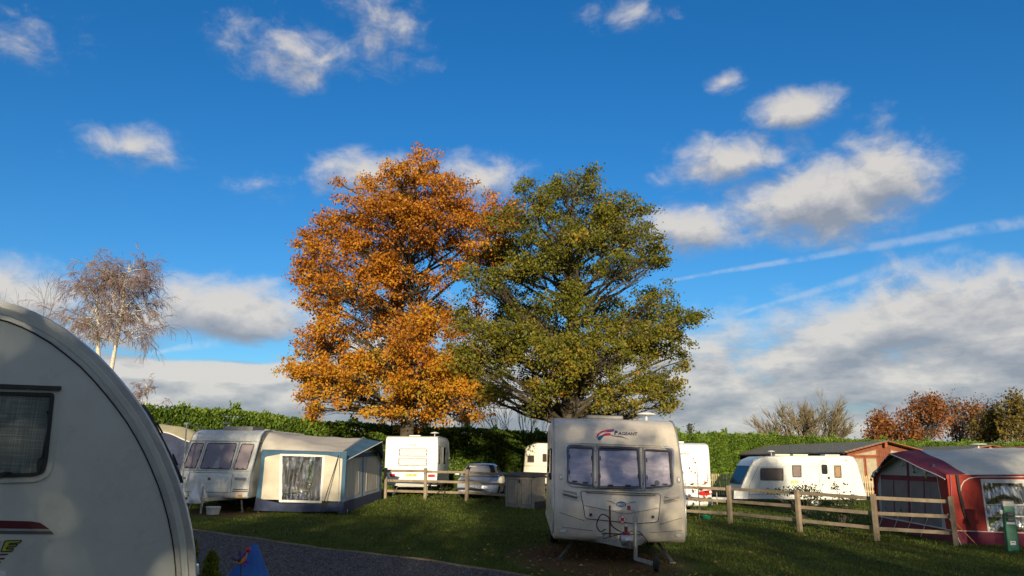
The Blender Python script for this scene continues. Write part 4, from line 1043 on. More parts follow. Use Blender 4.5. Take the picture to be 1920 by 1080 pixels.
    MB().box((-3.2, 0, .36), (5.2, .1, .12)).box((-3.2, .5, .36), (5.2, .06, .14)).box((-3.2, -.5, .36), (5.2, .06, .14)).box((-3.25, 0, .32), (.08, 2.0, .08)).build('chassis', M['steel'], root)
    MB().beam((-.3, .5, .40), (1.08, .03, .42), .06, .10).beam((-.3, -.5, .40), (1.08, -.03, .42), .06, .10).build('a_frame', M['steel'], root)
    h = MB().box((1.18, 0, .46), (.42, .07, .08)).lathe([(.001, .07), (.05, .06), (.055, -.05), (.001, -.06)], (1.42, 0, .44), (0, 0, 1), 14).build('hitch', M['dark'], root, bevel=.01)
    MB().box((1.16, -.02, .56), (.16, .11, .13)).box((1.14, -.02, .66), (.08, .045, .10)).tube([(1.08, -.11, .50), (1.08, .07, .50)], .028, 10).build('hitch_lock', M['dark_red'], root, bevel=.02)
    MB().lathe([(.001, -.09), (.085, -.08), (.095, 0), (.085, .08), (.001, .09)], (1.20, -.02, .50), (0, 1, 0), 16).build('lock_disc', M['steel'], root, smooth=True)
    MB().tube([(.86, -.24, .50), (.84, -.24, 1.02)], [.018, .015], 8).build('handbrake', M['rusty'], root)
    j = MB().tube([(1.02, .14, .18), (1.02, .14, .62)], .030, 12).tube([(1.02, .14, .60), (1.02, .14, .86)], .037, 12).tube([(1.02, .14, .86), (1.02, .14, .93), (1.02, .10, .96), (1.02, .07, .96)], .011, 6).build('jockey_wheel', M['steel'], root, smooth=.6)
    MB().box((1.02, .04, 1.0), (.05, .05, .07)).build('winder_knob', M['redtoy'], j, bevel=.012)
    MB().beam((1.02, .14, .2), (1.02, .40, .13), .05, .06).build('fork', M['steel'], j)
    MB().lathe([(.04, -.04), (.085, -.045), (.115, -.03), (.12, 0), (.115, .03), (.085, .045), (.04, .04)], (1.02, .46, .12), (.25, 1, 0), 20, True).build('tyre', M['tyre'], j, smooth=True)
    MB().lathe([(.001, -.048), (.06, -.05), (.065, -.03)], (1.02, .46, .12), (.25, 1, 0), 18).build('hub', M['steel'], j)
    w1 = [(.7, -.3, .62), (.95, -.40, .60), (1.1, -.47, .72), (1.1, -.40, .88), (1.05, -.28, .84), (1.0, -.22, .70), (1.08, -.1, .62)]
    MB().tube(bezpts(w1, 26), .010, 6).build('cable', M['black'], root, smooth=True)
    MB().tube(bezpts([(.7, .1, .6), (1.0, .2, .62), (1.1, .30, .5), (1.06, .36, .38)], 16), .008, 6).build('cable', M['black'], root, smooth=True)
    MB().tube(bezpts([(.7, -.3, .55), (1.0, -.36, .5), (1.15, -.2, .56), (1.2, 0, .62)], 16), .007, 6).build('cable', M['black'], root, smooth=True)
    # red and white diamond sticker on a short grey post
    c = Z((562, 720))[0]; dm = lambda s: [(c[0] - .072 * s, c[1]), (c[0], c[1] - .083 * s), (c[0] + .072 * s, c[1]), (c[0], c[1] + .083 * s)]
    s_ = MB().plate([dm(1), dm(.86)], .01, mp, .03).build('warning_sign', M['redtoy'], root); MB().plate(dm(.87), .008, mp, .03).build('sign_face', M['plate_w'], s_)
    MB().plate(rrect(c[0] - .002, c[1] - .004, .055, .06, .012), .004, mp, .039).build('sign_mark', M['redtoy'], s_)
    MB().tube([(.72, c[0] + .01, c[1] - .3), (.6, c[0] + .01, c[1] - .06)], .022, 8).build('sign_post', M['alu'], root)
    steady(root, -.6, -.70, .36, .35, -.28); steady(root, -.6, .70, .36, .35, .22); steady(root, -5.4, .8, .36, -.3, 0); steady(root, -5.4, -.8, .36, -.3, 0)
def bezpts(p, n):
    p = [Vector(q) for q in p]; out = []; m = len(p)
    for i in range(n):
        t = i / (n - 1) * (m - 1); k = min(m - 2, int(t)); f = t - k
        a, b, c, d = p[max(0, k - 1)], p[k], p[k + 1], p[min(m - 1, k + 2)]
        out.append(.5 * ((2 * b) + (c - a) * f + (2 * a - 5 * b + 4 * c - d) * f * f + (3 * b - 3 * c + d - a) * f ** 3))
    return out
pageant()

# --- the rounded caravan close by ------------------------------------------------
def near_caravan():
    hw = 1.08; f = Vector((.92, .39, 0)).normalized(); yaw = math.atan2(f.y, f.x)
    left = Vector((-f.y, f.x, 0)); o = Vector((-2.09, 5.31, 0)) + left * hw
    Mx = Matrix.Translation((o.x, o.y, gz(o.x, o.y))) @ Matrix.Rotation(yaw, 4, 'Z') @ Matrix.Rotation(RAD(2.0), 4, 'Y')
    root = thing('caravan', 'grey-white caravan with a big rounded front and red side stripe beside the gravel', 'caravan', Mx)
    L, R = side_maps(hw)
    Z = Zm(Mx, R, 0, 0, 1., (-1, 1.6))
    sil = Z((0, 560), (32, 568), (62, 580), (92, 595), (122, 613), (152, 636), (182, 661), (208, 688), (232, 716), (254, 744), (274, 772), (292, 802), (308, 832), (322, 863), (335, 895), (346, 928), (355, 962), (362, 996), (367, 1030), (370, 1064), (371, 1085))
    last = sil[-1]
    sil = sil + [(last[0] + .005, .75), (last[0] - .03, .6), (last[0] - .12, .48)]
    top = sil[0]
    back = [(top[0] - .35, top[1] + .06), (top[0] - .9, top[1] + .10), (top[0] - 3.2, top[1] + .10), (top[0] - 3.9, top[1] - .05), (top[0] - 4.3, top[1] - .5), (top[0] - 4.4, .48)]
    prof = sil[::-1] + back                                                   # bottom front -> up -> back
    shell(prof, hw, .10).build('body', M['near'], root, smooth=.7, fixn=True)
    # edge rails that follow the rounded profile
    def off(d0, d1, t, mat, nm):
        a = shrink(prof, d0); b = shrink(prof, d1); n = len(sil) - 1; n2 = n + 4
        # plain strips between the two offset curves
        mbb = MB(); k = len(mbb.v)
        for i in range(1, n2):
            for (q, w) in ((a[i], -.06), (a[i], t), (b[i], t), (b[i], -.06)): mbb.v.append(tuple(R(q[0], q[1], w)))
        for i in range(n2 - 2):
            for j in range(3): q = i * 4 + j; mbb.f.append((q, q + 1, q + 5, q + 4))
        return mbb.build(nm, M[mat], root, smooth=.5, fixn=True)
    off(.012, .050, -.012, 'alu', 'edge_rail'); off(.056, .090, .004, 'near', 'edge_rail'); off(.098, .122, .012, 'alu', 'edge_rail'); off(.124, .131, .004, 'black', 'edge_seam')
    # side window with its cloth blind
    Z2 = Zm(Mx, R, 0, 540, 2., (-1.6, 1.7))
    out = rpoly(Z2((-900, 345), (232, 374), (203, 655), (188, 705), (140, 728), (-900, 756)), .06)
    fr = MB().plate([out, shrink(out, .035)], .012, R).build('window', M['near'], root, bevel=.004)
    i1 = shrink(out, .034); MB().plate([i1, shrink(i1, .022)], .022, R).build('window_seal', M['black'], fr)
    i2 = shrink(i1, .02); a = [p[0] for p in i2]; b = [p[1] for p in i2]
    MB().plate(i2, .004, R, -.004 + .006).build('blind', M['near_blind'], fr)
    MB().plate(i2, .003, R, .016).build('pane', M['pane_near'], fr)
    strip(fr, 'rain_rail', R, Z2((-900, 328), (232, 370), (230, 384), (-900, 343)), 'dark', .03, .004)
    line(fr, 'stay', R, Z2((184, 466), (160, 640)), .006, 'alu', .012)
    strip(fr, 'stay_end', R, Z2((178, 462), (190, 464), (189, 472), (177, 470)), 'black', .008, .010)
    strip(fr, 'latch', R, Z2((148, 640), (165, 628), (166, 650), (150, 692), (141, 690), (142, 655)), 'black', .02, .010, .008)
    strip(fr, 'latch', R, Z2((-10, 694), (30, 688), (52, 692), (22, 700), (8, 712), (-10, 712)), 'black', .02, .010)
    # stripes and name
    strip(root, 'stripe', R, Z2((-900, 845), (120, 875), (150, 880), (186, 904), (-900, 890)), 'maroon', .002, .001)
    strip(root, 'stripe', R, Z2((-900, 892), (187, 906), (192, 911), (-900, 900)), 'stripe_gr', .002, .001)
    strip(root, 'stripe', R, Z2((-900, 902), (193, 912), (203, 924), (-900, 912)), 'greyframe', .002, .001)
    e = Z2((8, 988), (80, 947))
    E = Z2((20, 948), (82, 946), (74, 955), (38, 957), (33, 963), (66, 961), (60, 969), (28, 971), (24, 978), (52, 977), (46, 986), (4, 988))
    strip(root, 'lettering', R, E, 'lime', .003, .002)
    ol = MB()
    for q in range(len(E)): ol.tube([R(*E[q], .004), R(*E[(q + 1) % len(E)], .004)], .0035, 5)
    ol.build('lettering_edge', M['text_black'], root)
    strip(root, 'lettering', R, Z2((-60, 990), (-4, 950), (6, 949), (-40, 988), (-10, 987), (-16, 994), (-64, 995)), 'lime', .003, .002)
    for a in (((-80, 1000), (32, 996), (28, 1001), (-82, 1006)), ((-90, 1016), (20, 1011), (15, 1017), (-92, 1022)), ((-95, 1032), (6, 1026), (2, 1031), (-97, 1038))): strip(root, 'speed_line', R, Z2(*a), 'maroon', .002, .001)
    strip(root, 'service_hatch', R, Z2((-200, 1068), (22, 1062), (22, 1200), (-200, 1210)), 'white_pl', .02, 0., .02)
    # dark front window wrapping over the nose, lights, running gear
    front = sorted([p for p in sil], key=lambda p: p[1])
    mpf = profile_map(front, hw, None, 1)
    window(root, mpf, [(-.95, 1.50), (.95, 1.50), (.95, 2.0), (-.95, 2.0)], .08, .03, .02, 'curtain_dk', 'pane_dk')
    strip(root, 'marker_lamp', mpf, rrect(-.85, .95, .12, .06, .02), 'clear_lens', .015)
    for s in (-1, 1): wheel(root, (sil[-1][0] - 2.9, s * (hw - .12), .31), .31, .18, s)
    MB().box((sil[-1][0] - 1.9, 0, .42), (3.6, .9, .10)).build('chassis', M['steel'], root)
    nx = sil[-4][0]
    MB().beam((nx - .5, .5, .42), (nx + 1.1, .03, .42), .06, .1).beam((nx - .5, -.5, .42), (nx + 1.1, -.03, .42), .06, .1).tube([(nx + .5, -.1, .02), (nx + .5, -.1, .75)], .03, 10).build('a_frame', M['steel'], root)
    steady(root, nx - .6, -.85, .45, .35, 0); steady(root, nx - .6, .85, .45, .35, 0)
    return root, Mx, nx
def near_blind_mat():
    m, t, N, b, out = new_mat('woven_blind'); tc = N.n('ShaderNodeTexCoord').outputs['Object']
    a = N.noise(N.scalev(tc, (3, 1, 160)), 1.0, 2, .5); c = N.noise(N.scalev(tc, (160, 1, 3)), 1.0, 2, .5); k = N.noise(tc, 3.0, 3, .5)
    w = N.ss(N.m('MULTIPLY', a, c), .2, .38)
    col = N.mix(w, (.42, .45, .43), (.82, .83, .77)); col = N.mix(N.ss(k, .4, .65, 0, .35), col, (.2, .22, .21))
    t.links.new(col, b.inputs['Base Color']); b.inputs['Roughness'].default_value = .7; return m
M['near_blind'] = near_blind_mat()
NEAR, NEARM, NEARX = near_caravan()

# --- old caravan on the left ------------------------------------------------
def left_caravan():
    prof = rpoly([(.02, .42), (.06, .6), (.03, 1.05), (-.12, 1.28), (-.55, 2.06), (-.62, 2.18), (-.72, 2.34), (-1.05, 2.50), (-1.5, 2.53), (-5.2, 2.53), (-5.7, 2.4), (-6.0, 1.9), (-6.05, .42)], .09, 3); hw = 1.12
    bul = lambda x, z, y: .06 * (1 - (y / hw) ** 2) * max(0, min(1, (x + 1.3) / .8))
    Mx = frame(P(403, 868, 25.2).x, 25.2, -math.pi / 2 - RAD(3), tilt=.4)
    root = thing('caravan', 'old weathered white caravan with pink blinds joined to the teal and cream awning', 'caravan', Mx)
    shell(prof, hw, .05, bul).build('body', M['gel_old'], root, smooth=.7, fixn=True)
    front = sorted([p for p in prof if p[0] > -1.4], key=lambda p: p[1]); mp = profile_map(front, hw, bul); L, R = side_maps(hw)
    Z = Zm(Mx, mp, 320, 760, 4.364, (0, 1.3))
    for q in (((180, 310), (278, 308), (205, 520), (102, 514)), ((306, 310), (545, 312), (488, 526), (238, 520)), ((582, 316), (690, 318), (625, 530), (508, 528))):
        window(root, mp, Z(*q), .06, .022, .03, 'curtain', 'pane', 'greyframe')
    line(root, 'window_rail', mp, Z((165, 292), (450, 294), (742, 300)), .016, 'alu', .02); line(root, 'window_rail', mp, Z((100, 530), (350, 534), (640, 540)), .012, 'alu', .012)
    for a in (((290, 300), (222, 522)), ((566, 306), (498, 528))): line(root, 'window_post', mp, Z(*a), .02, 'alu', .012)
    lid = densify(rpoly(Z((158, 548), (512, 556), (490, 714), (120, 706)), .04), .15); l = MB().plate(lid, .012, mp).build('locker_lid', M['gel_old'], root); line(l, 'locker_seam', mp, lid + lid[:1], .006, 'dark', .008)
    strip(l, 'locker_recess', mp, Z((200, 574), (470, 580), (445, 628), (330, 634), (205, 628), (184, 602)), 'gel_old', .022, 0, .05)
    strip(l, 'badge', mp, Z((306, 592), (328, 592), (328, 612), (306, 612)), 'rusty', .006, .022)
    for q in (((525, 592), (620, 594), (618, 616), (522, 612)), ((60, 584), (125, 586), (122, 604), (58, 602))): MB().plate(densify(rpoly(Z(*q), .03)), .03, mp).build('handle', M['grey_pl'], root, bevel=.01)
    strip(root, 'stripe', mp, Z((512, 684), (640, 686), (640, 694), (506, 692)), 'maroon', .003, .002); strip(root, 'stripe', mp, Z((502, 700), (640, 700), (640, 708), (498, 707)), 'maroon', .003, .002)
    strip(root, 'marker_lamp', mp, Z((552, 730), (585, 730), (583, 748), (550, 748)), 'amber', .02, 0, .01); strip(root, 'marker_lamp', mp, Z((588, 730), (616, 730), (614, 748), (586, 748)), 'clear_lens', .02, 0, .01)
    for y in (-hw, hw): MB().tube([(x, y, z) for x, z in prof if x > -1.8 and z > .5], .016, 6).build('awning_rail', M['alu'], root, smooth=True)
    window(root, R, rrect(-1.6, 1.7, .9, .6), .06)
    aerial(root, -1.25, -.25, 2.5, 1., 'grey_pl', .2); rooflight(root, -1.7, .15, 2.5, 1.1, 1.0, .14, 'grey_pl'); rooflight(root, -3.2, .3, 2.52, .6, .6, .08, 'white_pl')
    for s in (-1, 1): wheel(root, (-3.2, s * (hw - .12), .31), .31, .18, s)
    MB().box((-3.0, 0, .42), (5.4, 1.0, .12)).beam((-.3, .5, .42), (1.0, .03, .42), .06, .1).beam((-.3, -.5, .42), (1.0, -.03, .42), .06, .1).tube([(.95, .1, .03), (.95, .1, .8)], .03, 8).build('chassis', M['steel'], root)
    steady(root, -.4, .75, .42, .1, .1); steady(root, -.4, -.75, .42, .1, -.1)
    # pale plastic sheet wrapped round the hitch
    def wrap(i, j):
        th = i * 2 * math.pi; r = .20 + .05 * math.sin(th * 3 + j * 4) + .03 * math.sin(th * 7 + j * 9); z = .32 + j * .62; k = (1 - j * .55) * (1 + .25 * math.sin(j * 6))
        return (.85 + r * 1.5 * math.cos(th) * k, -.12 + r * 1.1 * math.sin(th) * k + .05 * j, z)
    w = tag(MB().sheet(wrap, 28, 10).build('hitch_cover', M['white_pl'], None, smooth=True), 'pale plastic cover wrapped round the hitch of the old caravan', 'cover'); w.matrix_world = Mx
    b = tag(MB().lathe([(.001, 0), (.17, 0), (.21, .2), (.22, .21), (.21, .22), (.16, .03), (.001, .02)], (.95, .46, 0), (0, 0, 1), 20).build('washing_up_bowl', M['gel_old'], None, smooth=.6), 'round pale plastic bowl beside the hitch of the old caravan', 'bowl')
    b.matrix_world = Mx @ Matrix.Translation((0, 0, .01))
    return Mx, hw
LCM, LCW = left_caravan()
# slim grey TV pole standing beside it
tp = G(338, 962); zt = P(350, 796, tp.y).z
t = thing('television_pole', 'thin grey leaning aerial pole beside the old weathered caravan', 'pole', Matrix.Translation(tp))
a = P(350, 796, tp.y + .3) - tp
MB().tube([(0, 0, 0), a * .5, a], .022, 8).build('pole', M['steel'], t); MB().tube([a, a + Vector((.35, .1, -.06)), a + Vector((.62, .2, -.16))], .014, 6).box(a + Vector((.02, 0, .03)), (.16, .08, .05)).build('arm', M['steel'], t)

# --- white caravan showing its rear, with the yellow plate ------------------------------------------------
def rear_caravan():
    prof = rpoly([(-.02, .45), (.02, .7), (.0, 1.0), (-.02, 2.1), (-.10, 2.46), (-.4, 2.52), (-4.3, 2.52), (-4.9, 2.42), (-5.4, 1.7), (-5.5, .45)], .12, 3); hw = 1.12
    Mx = frame(P(770, 868, 34.8).x, 34.8, -math.pi / 2 - RAD(1.0), tilt=.3)
    root = thing('caravan', 'bright white caravan seen from behind with red lamps and yellow number plate', 'caravan', Mx)
    shell(prof, hw, .05).build('body', M['gel_clean'], root, smooth=.7, fixn=True)
    front = sorted([p for p in prof if p[0] > -.5], key=lambda p: p[1]); mp = profile_map(front, hw); L, R = side_maps(hw)
    Z = Zm(Mx, mp, 700, 780, 5.333, (0, 1.6))
    for q in (((258, 322), (542, 322), (540, 406), (256, 402)), ((252, 418), (540, 420), (538, 502), (248, 498))): window(root, mp, Z(*q), .06, .02, .03, 'white_blind', 'pane', 'greyframe')
    strip(root, 'brake_lamp', mp, Z((362, 286), (436, 287), (436, 295), (362, 294)), 'red_lens', .02)
    for q in (((168, 576), (218, 578), (218, 606), (168, 606)), ((546, 584), (632, 582), (634, 610), (546, 612))): MB().plate(densify(rpoly(Z(*q), .02)), .03, mp).build('tail_lamp', M['red_lens'], root, bevel=.008)
    strip(root, 'reversing_lamp', mp, Z((616, 586), (628, 586), (628, 606), (616, 606)), 'clear_lens', .034)
    pl = strip(root, 'plate_panel', mp, Z((290, 578), (474, 578), (474, 634), (286, 634)), 'gel', .008, .001); 
    p = strip(root, 'number_plate', mp, Z((322, 578), (438, 580), (438, 606), (321, 605)), 'plate_y', .012, .004)
    a, b = Z((330, 603), (432, 603)); text_mb('OU09 VML', mp, (a[0] + b[0]) / 2, a[1] + .02, .075, .018, 0, abs(b[0] - a[0]), 'CENTER', .02).build('plate_lettering', M['text_black'], p)
    a, b = Z((178, 290), (212, 290)); text_mb('C S', mp, (a[0] + b[0]) / 2, a[1], .045, .004, .2, b[0] - a[0]).build('lettering', M['stripe_gr'], root)
    line(root, 'seam', mp, Z((120, 536), (640, 540)), .010, 'grey_pl', .002); line(root, 'bumper_line', mp, Z((190, 690), (636, 694)), .02, 'white_pl', .01)
    strip(root, 'reflector', mp, Z((570, 670), (586, 670), (592, 682), (564, 682)), 'red_lens', .01)
    MB().tube([(-.02, hw, .5)] + [(x, hw, z) for x, z in prof if z > .6], .014, 6).build('awning_rail', M['alu'], root)
    window(root, L, rrect(.75, 1.72, .55, .75), .06, blind='curtain_dk', pane='pane_dk'); window(root, L, rrect(2.9, 1.72, 1.2, .75), .06, blind='curtain_dk', pane='pane_dk'); window(root, R, rrect(-2.9, 1.72, 1.2, .75), .06)
    strip(root, 'skirt', L, [(.15, .47), (5.3, .47), (5.3, .95), (.15, .95)], 'stripe_gr', .006)
    aerial(root, -.35, .95, 2.52, 1., mast=.12); rooflight(root, -1.2, 0, 2.52, .5, .5, .06, 'white_pl')
    for s in (-1, 1): wheel(root, (-2.9, s * (hw - .12), .32), .32, .18, s)
    MB().box((-2.7, 0, .44), (5.0, 1.1, .1)).build('chassis', M['steel'], root)
    for y in (-.75, .70): MB().beam((-.35, y, .46), (-.12, y, .02), .03, .03).beam((-.35, y + .2, .46), (-.12, y, .02), .03, .03).build('steady_leg', M['steel'], root)
M['white_blind'] = pm('white_blind', (.72, .72, .70), .8, var=.05)
rear_caravan()

# --- long white caravan on the right, side on ------------------------------------------------
def side_caravan():
    prof = rpoly([(.02, .42), (.03, .85), (-.08, 1.1), (-.55, 2.02), (-.72, 2.26), (-1.15, 2.44), (-1.9, 2.47), (-5.4, 2.50), (-5.62, 2.46), (-5.78, 2.2), (-6.12, .62), (-6.14, .42)], .08, 3); hw = 1.10
    fx = P(1380, 880, 40.0).x
    Mx = frame(fx, 40.6, math.pi + RAD(2), tilt=.25, z=-.42)
    root = thing('caravan', 'long white caravan parked side on in front of the chalet with its door showing', 'caravan', Mx)
    shell(prof, hw, .05).build('body', M['gel'], root, smooth=.7, fixn=True)
    front = sorted([p for p in prof if p[0] > -1.3], key=lambda p: p[1]); mp = profile_map(front, hw); L, R = side_maps(hw)
    Z = Zm(Mx, L, 1260, 780, 4.5, (3, 1.5)); ZF = Zm(Mx, mp, 1260, 780, 4.5, (.3, 1.5))
    window(root, mp, [(-.95, 1.12), (.98, 1.12), (.98, 1.98), (-.95, 1.98)], .08, .03, .03, 'navy_blind', 'pane_low')
    def win(q, **k): window(root, L, Z(*q), .05, .03, .035, **k)
    win(((744, 442), (938, 442), (940, 545), (745, 542)), blind='curtain_dk'); win(((1010, 416), (1090, 416), (1093, 518), (1016, 517)), blind='curtain_dk'); win(((1366, 418), (1426, 420), (1430, 522), (1370, 521)), blind='curtain_y')
    for q in (((735, 432), (944, 432), (942, 440), (737, 440)), ((998, 406), (1098, 406), (1096, 414), (1000, 414)), ((1354, 409), (1432, 410), (1430, 418), (1356, 418))): strip(root, 'rain_rail', L, Z(*q), 'alu', .04, 0)
    d = densify(rpoly(Z((1238, 394), (1322, 394), (1340, 695), (1252, 698)), .06), .2); dr = MB().plate(d, .025, L).build('door', M['gel'], root); line(dr, 'door_seal', L, d + d[:1], .012, 'grey_pl', .012)
    dw = densify(rpoly(Z((1256, 408), (1308, 410), (1312, 492), (1262, 490)), .08)); MB().plate(dw, .012, L, .025).build('door_window', M['carglass'], dr); strip(dr, 'door_handle', L, Z((1310, 512), (1328, 512), (1328, 532), (1312, 530)), 'black', .03, .025, .01)
    line(dr, 'door_split', L, Z((1246, 543), (1330, 543)), .008, 'grey_pl', .026)
    strip(root, 'vent', L, Z((1002, 544), (1062, 544), (1064, 570), (1004, 570)), 'plate_cream', .02, 0, .01); strip(root, 'socket', L, Z((1068, 546), (1082, 546), (1082, 570), (1068, 570)), 'white_pl', .025, 0, .01)
    line(root, 'seam', L, Z((720, 428), (1235, 428)), .006, 'grey_pl'); line(root, 'skirt_line', L, Z((660, 628), (1240, 646)), .016, 'maroon', .002); line(root, 'skirt_line', L, Z((656, 660), (1560, 668)), .010, 'grey_pl', .002); line(root, 'front_seam', L, Z((728, 424), (655, 584), (648, 700)), .010, 'grey_pl', .002)
    MB().tube([(x, hw, z) for x, z in prof if z > .5], .016, 6).build('awning_rail', M['alu'], root, smooth=True)
    strip(root, 'top_lamp', L, Z((1262, 372), (1292, 372), (1290, 382), (1264, 382)), 'cream_pl', .05); strip(root, 'marker_lamp', L, Z((1462, 368), (1475, 368), (1475, 377), (1462, 377)), 'amber', .03)
    strip(root, 'hatch', L, Z((524, 616), (640, 618), (638, 700), (520, 698)), 'gel_clean', .015, 0, .03); 
    aerial(root, -1.9, .2, 2.46, .9, mast=.22)
    for x in (-2.4, -3.3, -4.9): rooflight(root, x, .1, 2.48, .75, .6, .09, 'cream_pl')
    for s in (-1, 1): wheel(root, (-3.6, s * (hw - .12), .31), .31, .18, s)
    MB().box((-3, 0, .40), (5.6, 1.0, .1)).beam((-.2, .45, .4), (1.1, .02, .42), .06, .1).beam((-.2, -.45, .4), (1.1, -.02, .42), .06, .1).tube([(.9, .1, .02), (.9, .1, .7)], .03, 8).build('chassis', M['steel'], root)
    MB().box((-4.7, hw + .25, .2), (.55, .35, .03)).beam((-4.95, hw + .1, .2), (-4.95, hw + .1, .0), .03, .03).beam((-4.45, hw + .1, .2), (-4.45, hw + .1, .0), .03, .03).beam((-4.95, hw + .4, .2), (-4.95, hw + .4, .0), .03, .03).beam((-4.45, hw + .4, .2), (-4.45, hw + .4, .0), .03, .03).build('step', M['alu'], root)
M['navy_blind'] = pm('dark_blue_blind', (.035, .04, .065), .7, var=.3, scale=3); M['curtain_y'] = pm('tan_blind', (.40, .28, .16), .85); M['plate_cream'] = pm('yellowed_vent', (.55, .45, .20), .6); M['carglass'] = pm('dark_glass', (.02, .024, .028), .05, var=.2, coat=.8)
side_caravan()

# --- cream caravan peeping out behind the storage box ------------------------------------------------
def peek_caravan():
    prof = rpoly([(0, .42), (.0, 1.0), (-.12, 2.3), (-.5, 2.5), (-4.5, 2.5), (-5.2, 1.6), (-5.3, .42)], .12, 3); hw = 1.08
    c = P(981, 868, 42.5); Mx = frame(c.x, 43.6, math.pi, tilt=.2)
    root = thing('caravan', 'cream caravan half hidden behind the storage box and the PAGEANT caravan', 'caravan', Mx)
    shell(prof, hw, .05).build('body', M['cream_pl'], root, smooth=.7, fixn=True); L, R = side_maps(hw); Z = Zm(Mx, L, 700, 780, 5.333, (1, 1.5))
    for q in (((1540, 392), (1610, 392), (1610, 466), (1538, 464)), ((1690, 376), (1735, 376), (1735, 460), (1690, 460))): window(root, L, Z(*q), .05, .03, .03, 'curtain_dk', 'pane_dk', latch=False)
    line(root, 'seam', L, Z((1505, 498), (1750, 502)), .014, 'grey_pl'); rooflight(root, -.9, 0, 2.5, .7, .6, .08)
    window(root, L, rrect(3.6, 1.7, .9, .6), .05)
    for s in (-1, 1): wheel(root, (-2.8, s * (hw - .12), .31), .31, .18, s)
    MB().box((-2.6, 0, .42), (4.8, 1, .1)).build('chassis', M['steel'], root)
peek_caravan()

# --- motorhome showing its white rear beside the PAGEANT caravan ------------------------------------------------
def motorhome():
    prof = rpoly([(.02, .40), (.14, .48), (.14, .66), (.05, .72), (.02, 1.3), (-.02, 2.2), (-.10, 2.52), (-.35, 2.60), (-4.6, 2.60), (-5.2, 2.3), (-5.8, 1.2), (-5.9, .40)], .09, 3); hw = 1.12
    cx = P(1333, 900, 29.).x - hw
    Mx = frame(cx, 29.0, -math.pi / 2 + RAD(2), tilt=.3)
    root = thing('caravan', 'white moulded caravan rear with red lamp cluster standing behind the young red-leaved sapling', 'caravan', Mx)
    shell(prof, hw, .07).build('body', M['gel_clean'], root, smooth=.7, fixn=True)
    front = sorted([p for p in prof if p[0] > -.5], key=lambda p: p[1]); mp = profile_map(front, hw); L, R = side_maps(hw); Z = Zm(Mx, mp, 1260, 780, 4.5, (.6, 1.5))
    # raised moulding round the rear panel
    q = Z((-260, 262), (190, 262), (255, 290), (285, 340), (290, 545), (-260, 545)); o = densify(rpoly(q, .12), .15); MB().plate([o, shrink(o, .05)], .035, mp).build('moulding', M['gel_clean'], root, bevel=.012)
    a, b = Z((60, 326), (146, 326)); text_mb('ING', mp, (a[0] + b[0]) / 2, a[1], .07, .004, .25, b[0] - a[0], 'CENTER', .02).build('lettering', M['text_black'], root)
    h = line(root, 'grab_handle', mp, Z((296, 480), (300, 500), (302, 520), (296, 546)), .025, 'white_pl', .05); MB().plate(densify(rpoly(Z((270, 470), (322, 474), (318, 488), (272, 484)), .02)), .04, mp).build('grab_handle_end', M['white_pl'], root)
    for q in (((222, 642), (262, 630), (318, 624), (338, 640), (330, 662), (270, 674), (232, 668)), ((250, 710), (282, 706), (286, 718), (256, 724))): MB().plate(densify(rpoly(Z(*q), .03)), .05, mp).build('tail_lamp', M['red_lens'], root, bevel=.015)
    c = Z((320, 642))[0]; MB().plate(ellipse(c[0], c[1], .045, .045), .056, mp).build('reversing_lamp', M['clear_lens'], root)
    strip(root, 'lamp_panel', mp, Z((258, 690), (336, 684), (338, 742), (262, 744)), 'cream_pl', .03, 0, .04)
    strip(root, 'reflector', mp, Z((90, 664), (122, 664), (122, 674), (90, 674)), 'amber', .01); line(root, 'bumper_line', mp, Z((-260, 570), (330, 574)), .012, 'grey_pl')
    MB().tube([(-.3, -.2, 2.58), (-.3, -.2, 2.84)], .03, 8).build('aerial_mast', M['white_pl'], root); MB().lathe([(.001, .05), (.1, .045), (.24, .015), (.25, 0), (.001, -.02)], (-.3, -.2, 2.86), (0, 0, 1), 24).build('aerial_disc', M['white_pl'], root, smooth=True)
    rooflight(root, -.7, 0, 2.6, .6, .6, .06, 'white_pl'); window(root, L, rrect(2.2, 1.7, 1.2, .6), .06)
    for s in (-1, 1): wheel(root, (-3.2, s * (hw - .12), .32), .32, .19, s)
    MB().box((-3, 0, .4), (5.4, 1.0, .1)).build('chassis', M['steel'], root); steady(root, -.5, .7, .4, .1, .25); steady(root, -.5, -.7, .4, .1, -.25)
    b = Mx @ Vector((.25, .85, 0)); t = tag(MB().lathe([(.001, 0), (.15, 0), (.19, .12), (.2, .14), (.17, .13), (.14, .02), (.001, .015)], (0, 0, 0), (0, 0, 1), 18).build('plastic_tub', M['boll_green'], None, smooth=.6), 'small green plastic tub under the tail of the moulded white caravan', 'tub'); t.location = (b.x, b.y, gz(b.x, b.y))
motorhome()

# ---------------------------------------------------------------- awnings
def fab(root, name, mat, p00, p10, p11, p01, nu=18, nv=14, amp=.02, k=0., sag=0.):
    p00, p10, p11, p01 = (Vector(p) for p in (p00, p10, p11, p01)); n = (p10 - p00).cross(p01 - p00).normalized()
    def f(i, j):
        p = p00.lerp(p10, i).lerp(p01.lerp(p11, i), j); e = min(1, 8 * min(i, 1 - i)) * min(1, 8 * min(j, 1 - j))
        w = math.sin(i * 9 + k + 2 * j) * math.sin(j * 5 + k * 2) + .6 * math.sin(i * 21 + j * 13 + k) * math.sin(j * 3 + i * 5)
        return p + n * (amp * w * e) - Vector((0, 0, 1)) * (sag * 4 * i * (1 - i) * min(1, 4 * j * (1 - j) + .0))
    return MB().sheet(f, nu, nv).build(name, M[mat], root, smooth=True)
def guy(root, a, b, r=.008, mat='strap', n='guy_rope'): return MB().tube([a, b], r, 5).build(n, M[mat], root)

